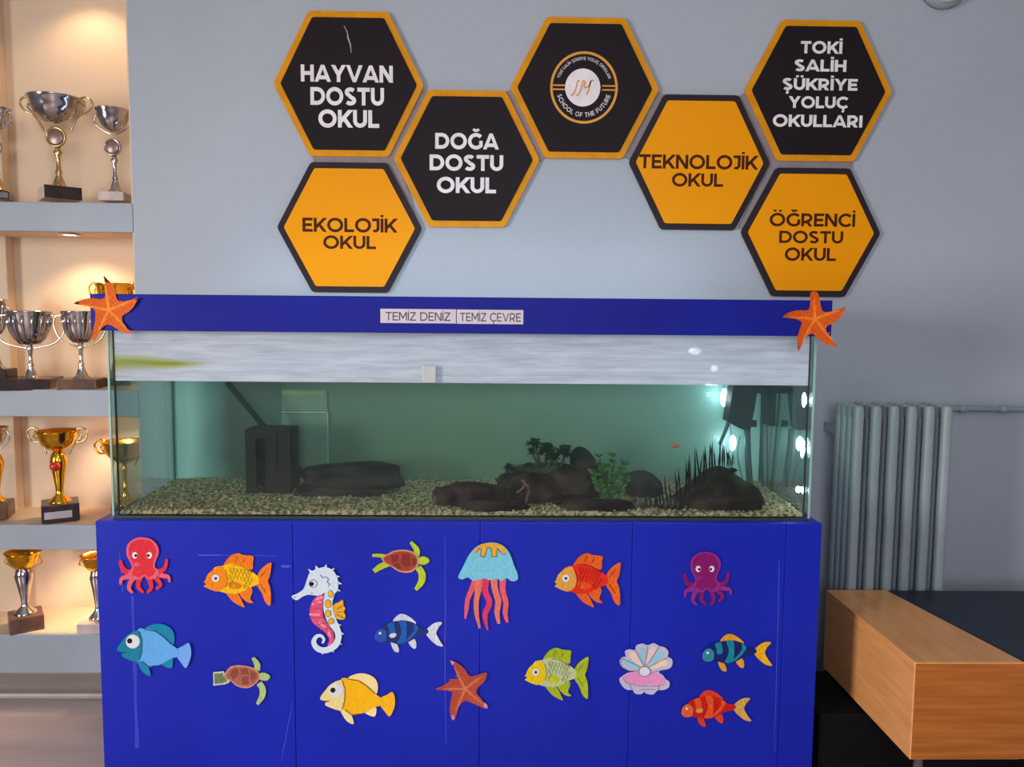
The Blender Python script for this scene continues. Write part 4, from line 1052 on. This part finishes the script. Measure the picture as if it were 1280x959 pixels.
c.band('crown_lobe', m_cr, [(345, 90, 55), (345, 140, 55), (335, 195, 34)], layer=3); c.band('crown_lobe', m_cr, [(440, 90, 60), (442, 140, 60), (440, 195, 40)], layer=3)
c.lines('ink_lines', pap('jelly_ink', (96, 84, 90)), [[(262, 158), (300, 112), (318, 120), (312, 190), (350, 200), (375, 110), (412, 110), (418, 190), (465, 195), (475, 112), (520, 168), (555, 168)]], 6, 4)

# starfishes
def star(label, org, sc, Y, out, arms, ctr, k, col, lt, tipc, curl, group, tips):
    c = Cut('paper_starfish', label, 'cutout', org, sc, Y, curl, group=group)
    m1, m2, m3 = pap(k+'_skin', col, .82, 420), pap(k+'_ridge', lt), pap(k+'_tip', tipc)
    c.poly('body', m1, out, True, layer=0, n=3)
    for a in arms: c.band('ridge', m2, [(ctr[0], ctr[1], 34), ((ctr[0]+a[0])/2, (ctr[1]+a[1])/2, 26), (ctr[0]+(a[0]-ctr[0])*.78, ctr[1]+(a[1]-ctr[1])*.78, 8)], layer=1)
    rd = random.Random(len(label)); dots = []
    for a in arms:
        for i in range(7):
            u = .18+.1*i; s_ = rd.uniform(-1, 1)*(1-u)*70
            x = ctr[0]+(a[0]-ctr[0])*u; y = ctr[1]+(a[1]-ctr[1])*u; l = math.hypot(a[0]-ctr[0], a[1]-ctr[1])
            x += -(a[1]-ctr[1])/l*s_; y += (a[0]-ctr[0])/l*s_
            dots.append([(x-7, y), (x+7, y)])
    c.lines('dots', m2, dots, 12, 1)
    for t_ in tips: c.poly('tip', m3, t_, False, layer=1)
    return c
gs = 'paper starfish on the hood corners'
star('large orange paper starfish on the left corner of the blue hood', (90, 340), 9.59, HY,
     [(398, 48), (440, 90), (490, 140), (528, 200), (545, 330), (640, 352), (740, 330), (808, 308), (760, 410), (690, 480), (612, 530), (625, 620), (680, 680), (738, 728), (670, 735), (560, 690), (480, 640), (410, 640), (350, 700), (305, 800), (268, 805), (270, 700), (285, 590), (285, 480), (240, 425), (130, 400), (40, 378), (150, 330), (260, 315), (370, 325), (408, 270), (408, 150)],
     [(400, 60), (800, 315), (725, 725), (285, 795), (55, 372)], (445, 460), 'left_star', (222, 96, 12), (240, 140, 40), (60, 30, 24), .014, gs,
     [[(398, 48), (440, 90), (478, 135), (415, 120)], [(40, 378), (95, 352), (100, 390)], [(808, 308), (790, 345), (770, 330)]])
star('large orange paper starfish on the right corner of the blue hood', (960, 350), 9.59, HY,
     [(500, 150), (575, 150), (610, 230), (650, 375), (760, 375), (850, 345), (908, 332), (870, 420), (790, 510), (695, 560), (700, 640), (750, 720), (815, 795), (700, 775), (600, 710), (540, 650), (490, 655), (420, 720), (365, 835), (338, 830), (345, 700), (375, 590), (400, 510), (330, 470), (250, 460), (158, 450), (230, 395), (350, 365), (480, 358), (498, 260)],
     [(540, 150), (900, 340), (805, 790), (352, 825), (165, 440)], (560, 465), 'right_star', (224, 90, 14), (244, 128, 36), (120, 100, 80), .014, gs,
     [[(158, 450), (215, 418), (222, 458)], [(908, 332), (880, 338), (872, 368)], [(338, 830), (342, 780), (375, 800)]])
star('brick red paper starfish in the middle of the cabinet front', (540, 815), 10.65, CYF,
     [(240, 95), (330, 130), (430, 210), (500, 315), (600, 300), (730, 262), (700, 380), (620, 460), (590, 530), (650, 610), (740, 735), (620, 710), (500, 660), (430, 650), (360, 720), (310, 870), (270, 885), (240, 780), (250, 640), (270, 540), (210, 510), (130, 500), (62, 495), (70, 470), (150, 440), (230, 390), (240, 355), (340, 350), (330, 300), (300, 190)],
     [(260, 110), (722, 270), (730, 725), (280, 875), (70, 485)], (440, 490), 'red_star', (190, 78, 58), (214, 120, 84), (206, 160, 190), .010, 'paper sea animals on the cabinet',
     [[(240, 95), (305, 122), (270, 165)], [(740, 735), (735, 690), (700, 660), (685, 712)], [(270, 885), (305, 870), (290, 820), (262, 830)]])

# scallop shell
c = Cut('paper_scallop_shell', 'pastel paper scallop shell holding a pearl, left of the striped fishes', 'cutout', (765, 795), 11.99, CYF, .006)
c.poly('shell_back', pap('shell_lilac', (196, 190, 214), .95), [(108, 380), (150, 310), (200, 300), (190, 220), (260, 190), (340, 205), (360, 135), (450, 105), (530, 130), (620, 98), (700, 140), (790, 165), (842, 235), (832, 300), (892, 340), (895, 430), (835, 490), (700, 530), (760, 585), (800, 640), (855, 680), (842, 760), (760, 800), (680, 805), (610, 865), (510, 855), (480, 830), (430, 862), (340, 852), (300, 800), (220, 795), (150, 740), (105, 650), (140, 600), (240, 545), (370, 525), (250, 512), (150, 460)], layer=0)
cols = [(150, 208, 222), (240, 208, 190), (158, 196, 218), (240, 200, 196), (140, 204, 226), (244, 212, 176)]
for i, (a, cl_) in enumerate(zip([(175, 375), (275, 245), (445, 160), (620, 160), (755, 240), (815, 375)], cols)):
    c.band('rib', pap('shell_rib_%d' % i if False else 'shell_rib_tone_'+'abcdef'[i], cl_, .95), [(490, 510, 20), ((490+a[0])/2, (510+a[1])/2, 70), (a[0]*.85+490*.15, a[1]*.85+510*.15, 98), (a[0], a[1], 60)], layer=1)
c.lines('ink_lines', pap('shell_ink', (130, 122, 136)), [[(470, 480), (150, 330)], [(480, 460), (350, 200)], [(490, 450), (530, 140)], [(500, 460), (700, 150)], [(510, 480), (830, 310)], [(160, 620), (210, 690), (420, 745), (640, 745), (790, 715)], [(400, 800), (480, 790), (640, 790)], [(250, 720), (300, 790)], [(700, 740), (690, 800)], [(400, 520), (250, 515), (150, 460), (115, 385), (160, 315)], [(830, 485), (600, 540)]], 8, 3)
c.poly('shell_lining', pap('shell_pink', (236, 150, 204), .92), [(160, 620), (260, 545), (370, 545), (480, 600), (600, 545), (690, 560), (760, 620), (795, 700), (640, 740), (540, 720), (420, 745), (230, 690)], layer=2)
c.disc('pearl_rim', pap('pearl_grey', (150, 140, 154)), 485, 525, 95, 82, layer=4); c.disc('pearl', P_white, 485, 525, 78, 66, layer=5)

# ------------------------------------------------------------------ trophies
M_silver = mat('polished_silver', (205, 200, 200), 0.14, 1.0, c2=(180, 172, 168), scale=30)
M_tgold = mat('polished_gold', (240, 190, 60), 0.16, 1.0, c2=(222, 168, 50), scale=30)
M_pgold = mat('pale_gold', (214, 184, 130), 0.22, 1.0)
M_marble = mat('dark_marble', (52, 38, 38), 0.25, c2=(70, 52, 48), scale=30, lo=.5, hi=.7)
M_marblew = mat('pale_marble', (214, 196, 190), 0.3, c2=(190, 170, 164), scale=20)
M_brownbase = mat('brown_marble', (116, 84, 68), 0.3, c2=(92, 66, 54), scale=24)
M_plate = mat('name_plate', (206, 200, 206), 0.35, .3)
M_redball = mat('red_enamel', (196, 44, 24), 0.2)
M_disc = mat('medal_face', (150, 122, 116), 0.35, .6)
def trophy(label, cx, yb, Y, bowl, stem, base, handles=None, disc=None, mcup=None, mstem=None, mbase=None, mhand=None, plate=False, dark_side=False, ball=None, ang=35, flutes=False, body=None, mdisc=None):
    """all sizes in photograph pixels at depth Y; bowl=(top y, bottom y, half width), stem=(top, bottom, half width at foot), base=(half width, height)"""
    s = Y/F; o = P(cx, yb, Y); z0 = o.z
    zz = {WY: 0}; fz_ = lambda y: z0+(yb-y)*s
    t = thing('trophy', o, label, 'trophy', 'trophies in the wall niche')
    mcup = mcup or M_silver; mstem = mstem or mcup; mhand = mhand or mcup; mbase = mbase or M_marble
    hw, hh = base; a = radians(ang)
    half = hw*s/(abs(cos(a))+abs(sin(a)))
    mb = MB(); mb.box(-half, half, -half, half, 0, hh*s, min(.003, hh*s*.15)); Rm = Matrix.Rotation(a, 3, 'Z')
    mb.v = [tuple(Rm @ Vector(v)+o) for v in mb.v]; mb.build('base', mbase, t)
    if plate:
        mb = MB(); mb.box(-half*.85, half*.6, -half-.0015, -half-.0002, hh*s*.22, hh*s*.62); mb.v = [tuple(Matrix.Rotation(a, 3, 'Z') @ Vector(v)+o) for v in mb.v]; mb.build('name_plate', M_plate, t)
    if dark_side:
        mb = MB(); mb.box(-half, half, -half-.0015, -half-.0002, 0, hh*s); mb.v = [tuple(Matrix.Rotation(a, 3, 'Z') @ Vector(v)+o) for v in mb.v]; mb.build('base_panel', M_marble, t)
    (st, sb, sw) = stem; h = (sb-st)*s
    prof = [(sw*s, 0), (sw*s*.95, h*.03), (sw*s*.55, h*.10), (sw*s*.42, h*.2), (sw*s*.22, h*.34), (sw*s*.30, h*.40), (sw*s*.2, h*.46), (sw*s*.16, h*.62), (sw*s*.2, h*.78), (sw*s*.36, h*.86), (sw*s*.2, h*.92), (sw*s*.25, h)]
    if body: prof = [(sw*s, 0), (sw*s*.9, h*.05), (sw*s*.35, h*.16), (sw*s*.3, h*.25), (body*s*.7, h*.55), (body*s, h*.80), (body*s*.8, h*.93), (body*s*.5, h)]
    prof[0] = (prof[0][0], -.0005)
    MB().lathe(prof, (o.x, o.y, fz_(sb)), 22).build('stem', mstem, t)
    (bt, bb, bw) = bowl; H_ = (bb-bt)*s; W_ = bw*s
    outer = [(W_*.12, 0), (W_*.34, H_*.05), (W_*.58, H_*.2), (W_*.76, H_*.42), (W_*.86, H_*.66), (W_*.92, H_*.88), (W_, H_), (W_*1.0, H_*1.03)]
    inner = [(W_*.9, H_*1.0), (W_*.84, H_*.7), (W_*.6, H_*.32), (W_*.1, H_*.14)]
    mb = MB(); mb.lathe(outer+inner, (o.x, o.y, fz_(bb)), 32); mb.build('cup', mcup, t)
    if flutes:
        mb = MB()
        for k in range(14):
            an = 2*pi*k/14; pts = [(o.x+r*1.02*cos(an), o.y+r*1.02*sin(an), fz_(bb)+z) for r, z in outer[1:6]]
            mb.tube(pts, W_*.06, 6)
        mb.build('fluting', mcup, t)
    if handles:
        hx, top, low, style = handles
        for sg_ in (-1, 1):
            if style == 'ear':
                pts = [(bw*.86, bt+(bb-bt)*.55), (hx*.80, bt+(bb-bt)*.28), (hx*.66, top+3), (hx*.80, top), (hx*.97, top+3), (hx, top+9), (hx*.86, top+17), (hx*.62, (top+low)/2+2), (hx*.45, low-7), (hx*.38, low)]
            else:
                pts = [(bw*.95, bt+4), (hx*.85, bt+5), (hx*.96, bt+12), (hx*.92, (bt+low)/2+2), (hx*.7, low-8), (hx*.4, low-3), (2, low)]
            q = crom([(o.x+sg_*p[0]*s, o.y, fz_(p[1])) for p in pts], 5, False)
            MB().tube(q, [s*(1.3 if style == 'ear' else 1.0)]*len(q), 8).build('handle', mhand, t)
    if disc:
        dy, dr = disc
        Rx = Matrix.Rotation(pi/2, 3, 'X')
        mb = MB(); mb.lathe([(dr*s, 0), (dr*s*1.0, .010), (dr*s*.86, .012), (dr*s*.84, .009), (.0005, .009)], (0, 0, 0), 28)
        mb.v = [tuple(Rx @ Vector(v)+Vector((o.x, o.y-.004, fz_(dy)))) for v in mb.v]; mb.build('medallion_ring', mhand, t)
        mb = MB(); mb.lathe([(dr*s*.8, .0095), (dr*s*.7, .0115)], (0, 0, 0), 24)
        mb.v = [tuple(Rx @ Vector(v)+Vector((o.x, o.y-.004, fz_(dy)))) for v in mb.v]; mb.build('medallion', mdisc or M_disc, t)
    if ball: MB().ball((o.x, o.y-0.022, fz_(ball[0])), ball[1]*s, 2).build('ball', M_redball, t)
    return t
Y1 = 2.79
trophy('silver cup with a dark medallion at the left edge of the top shelf', -2, 250, Y1, (142, 170, 18), (186, 240, 12), (18, 9), (22, 136, 168, 'loop'), (188, 9), M_silver, M_pgold, mbase=M_marble, ang=20)
trophy('tall gold and silver two-handled cup with round medallion on the top shelf', 75, 251, Y1, (131, 161, 32), (186, 238, 14), (28, 15), (43, 128, 168, 'ear'), (176, 12), M_silver, M_pgold, mbase=M_marblew, mhand=M_pgold, ang=40, dark_side=True)
trophy('small silver cup with ringed medallion and white base on the top shelf', 145, 253, 2.76, (144, 170, 20), (196, 243, 12), (16, 11), (24, 146, 172, 'loop'), (188, 10), M_silver, M_silver, mbase=M_marblew, ang=4)
trophy('silver trophy with dark block base cut off at the left of the middle shelf', -1, 487, Y1, (377, 420, 14), (420, 462, 10), (18, 26), None, None, M_silver, M_silver, ang=10, flutes=True)
trophy('wide silver fluted cup with sweeping handles on the middle shelf', 40, 486, 2.77, (391, 432, 26), (430, 474, 13), (33, 14), (46, 394, 436, 'loop'), None, M_silver, M_silver, mbase=M_marble, ang=12, flutes=True)
trophy('silver fluted cup partly behind the orange starfish on the middle shelf', 103, 486, 2.77, (391, 430, 21), (428, 474, 13), (26, 13), (33, 394, 434, 'loop'), None, M_silver, M_silver, mbase=M_brownbase, ang=12, flutes=True)
trophy('gold cup whose rim shows above the left end of the blue hood', 147, 486, 2.90, (357, 392, 22), (392, 470, 12), (18, 14), (31, 356, 395, 'ear'), None, M_tgold, M_tgold, ang=20)
trophy('white and gold trophy cut off at the left edge of the lower shelf', -2, 646, 2.77, (533, 558, 15), (566, 628, 10), (18, 20), (19, 532, 562, 'loop'), None, M_silver, M_tgold, mbase=M_brownbase, ang=15, body=9)
trophy('gold two-handled cup with a red ball on its stem on the lower shelf', 76, 648, 2.77, (537, 562, 25), (562, 628, 14), (28, 22), (37, 533, 566, 'ear'), None, M_tgold, M_tgold, mbase=M_marble, mhand=M_pgold, plate=True, ball=(580, 6.5), ang=30, body=10)
trophy('gold cup mostly hidden behind the aquarium on the lower shelf', 158, 648, 2.82, (550, 578, 26), (578, 630, 12), (22, 18), (36, 548, 580, 'ear'), None, M_tgold, M_tgold, ang=30)
trophy('gold cup with oval silver body and brown base on the bottom shelf', 33, 785, 2.76, (686, 709, 21), (704, 766, 14), (26, 20), (24, 685, 712, 'loop'), None, M_tgold, M_silver, mbase=M_brownbase, ang=35, body=11)
trophy('gold cup with pale pink base beside the cabinet on the bottom shelf', 124, 786, 2.76, (690, 711, 19), (706, 772, 12), (22, 14), (23, 688, 712, 'loop'), None, M_tgold, M_silver, mbase=M_marblew, ang=8, body=9)

# ------------------------------------------------------------------ radiator and pipe
M_rad = mat('radiator_enamel', (150, 162, 168), 0.4, c2=(142, 154, 160), scale=6)
RYF = 2.42
xr0 = P(1066, 600, RYF).x; pit = (P(1176.5, 600, RYF).x-xr0)/5; wd = 0.032; ztop = P(1120, 507, RYF).z
rad = thing('column_radiator', (xr0+2.5*pit, 2.5, 0.12), 'grey column radiator on the wall behind the wooden bench', 'radiator')
for i in range(6):
    x = xr0+i*pit; mb = MB()
    for k in range(4):
        y0 = RYF+k*0.040; cr_ = [(0.5*wd*math.copysign(abs(cos(a))**.7, cos(a)), .5*.034*math.copysign(abs(sin(a))**.7, sin(a))) for a in [2*pi*j/16 for j in range(16)]]
        vs = []
        for zq, k2 in ((0.16, 1), (ztop-0.03, 1), (ztop-0.012, .93), (ztop-.003, .7)):
            vs += [(x+wd/2+p[0]*k2, y0+.017+p[1]*k2, zq) for p in cr_]
        fs = [(r*16+j, r*16+(j+1) % 16, (r+1)*16+(j+1) % 16, (r+1)*16+j) for r in range(3) for j in range(16)]
        mb.add(vs, fs, True); mb.add([vs[48+j] for j in range(16)], [list(range(16))])
    mb.box(x+.003, x+wd-.003, RYF+.006, RYF+.150, ztop-.045, ztop-.006, .004); mb.box(x+.003, x+wd-.003, RYF+.006, RYF+.150, .15, .19, .004)
    mb.build('section', M_rad, rad)
MB().tube([(xr0+.01, RYF+.077, ztop-.04), (xr0+5*pit+.02, RYF+.077, ztop-.04)], .016, 12).build('header_pipe', M_rad, rad)
MB().tube([(xr0+.01, RYF+.077, .17), (xr0+5*pit+.02, RYF+.077, .17)], .016, 12).build('header_pipe', M_rad, rad)
for x in (xr0+pit*.5, xr0+4.6*pit): MB().box(x-.01, x+.01, RYF+.14, WY, ztop-.12, ztop-.09).build('bracket', M_rad, rad)
MB().tube([(xr0+5*pit+.02, RYF+.077, .17), (xr0+5*pit+.10, RYF+.077, .17), (xr0+5*pit+.10, RYF+.077, 0)], .011, 8).build('feed_pipe', M_rad, rad)
pz = P(1235, 511, 2.675).z
mb = MB(); mb.tube([(xr0+5*pit+.03, RYF+.077, ztop-.04), (xr0+5*pit+.05, RYF+.1, ztop-.035), (xr0+5*pit+.075, 2.66, pz+.004), (xr0+5*pit+.10, 2.675, pz), (XR, 2.675, pz-.005)], .0105, 10)
pp = mb.build('wall_pipe', M_rad); tag(pp, 'painted heating pipe running along the wall right of the radiator', 'pipe')
for px_ in (1203, 1254): 
    q = P(px_, 511, 2.675); MB().lathe([(.0135, -.012), (.0135, .012)], (0, 0, 0), 12)
    mb = MB(); mb.tube([(q.x-.012, 2.675, pz-.001), (q.x+.012, 2.675, pz-.001)], .0135, 10); mb.build('coupling', M_rad, pp, origin=Vector(pp['_o']))

# ------------------------------------------------------------------ bench
M_wood_lit = mat('oak_lit', (226, 160, 98), 0.36, c2=(212, 144, 82), scale=5, stretch=(9, 1.2, 14), detail=6, coat=.15)  # oak lightened for the window light on side and top
M_wood_shaded = mat('oak_front_shaded', (182, 106, 44), 0.42, spec=.3, c2=(160, 88, 32), scale=5, stretch=(1.0, 1, 16), detail=6, coat=.15)  # same oak, darkened for the shade on the front face
M_navy = mat('navy_leatherette', (22, 36, 58), 0.5, c2=(18, 30, 48), scale=8, bump=.2, bscale=120)
bz1 = 0.522; bz0 = P(1143, 950, 1.87).z; BF, BB = 1.87, 2.40
bfl, bbl = P(1147, 832, BF).x, P(1030, 735, BB).x; bx0 = (bfl+bbl)/2
bw1, bw0 = bx0+0.285, bx0+0.195
bench = thing('wooden_bench', (bx0+.6, 2.13, 0), 'low light-oak bench with navy seat in front of the radiator', 'bench')
bm = bmesh.new()
co = [(bx0, BF), (bw1, BF), (bw0, BB), (bx0, BB)]
vb = [bm.verts.new((x, y, bz0)) for x, y in co]; vt = [bm.verts.new((x, y, bz1)) for x, y in co]
bm.faces.new(vb[::-1]); bm.faces.new(vt)
for i in range(4): bm.faces.new((vb[i], vb[(i+1) % 4], vt[(i+1) % 4], vt[i]))
bmesh.ops.bevel(bm, geom=bm.edges[:], offset=.0025, segments=2, affect='EDGES', profile=.5)
MB().bm(bm).build('arm_box', M_wood_lit, bench)
MB().box(bx0+.003, bw1+.45, BF-.0004, BF+.012, bz0+.002, bz1-.0035).build('front_panel', M_wood_shaded, bench)
bm = bmesh.new(); co = [(bw1+.004, BF+.014), (bw1+.75, BF+.014), (bw1+.75, BB), (bw0+.004, BB)]
vb = [bm.verts.new((x, y, bz0+.02)) for x, y in co]; vt = [bm.verts.new((x, y, bz1-.002)) for x, y in co]
bm.faces.new(vb[::-1]); bm.faces.new(vt)
for i in range(4): bm.faces.new((vb[i], vb[(i+1) % 4], vt[(i+1) % 4], vt[i]))
bmesh.ops.bevel(bm, geom=bm.edges[:], offset=.004, segments=2, affect='EDGES', profile=.5)
MB().bm(bm).build('seat', M_navy, bench, label='navy seat')
M_chrome = mat('brushed_steel', (190, 190, 192), .25, 1.0)
lx = P(1150, 955, BF+.05).x
for x, y in ((bx0+.05, BF+.05), (bx0+.16, BB-.06), (bw1+.7, BF+.05), (bw1+.7, BB-.06)):
    MB().lathe([(.018, 0), (.018, .01), (.0125, .012), (.0125, bz0-.004), (.02, bz0)], (x, y, 0), 16).build('leg', M_chrome, bench)

MB_ = mat('black_box', (14, 14, 17), .7, spec=.1)
o = MB().box(.935, 1.75, 2.12, 2.40, 0.0, .252, .004).build('storage_box', MB_); tag(o, 'black box in the shade under the wooden bench beside the cabinet', 'box')
# round white fixture high on the wall at the right
q = P(1185, -10, 2.66)
fx = thing('wall_fixture', (q.x, WY, q.z), 'round white fixture at the top edge of the wall on the right', 'lamp')
Rx = Matrix.Rotation(pi/2, 3, 'X')
for nm, prof, m_ in (('housing', [(.078, 0), (.080, .02), (.070, .034)], M_rad), ('cover', [(.070, .033), (.062, .052), (.040, .066), (.012, .072)], M_ceiling)):
    mb = MB(); mb.lathe(prof, (0, 0, 0), 32); mb.v = [tuple(Rx @ Vector(v)+Vector((q.x, WY, q.z+.035))) for v in mb.v]; mb.build(nm, m_, fx)

for o in bpy.data.objects:
    if '_o' in o: del o['_o']
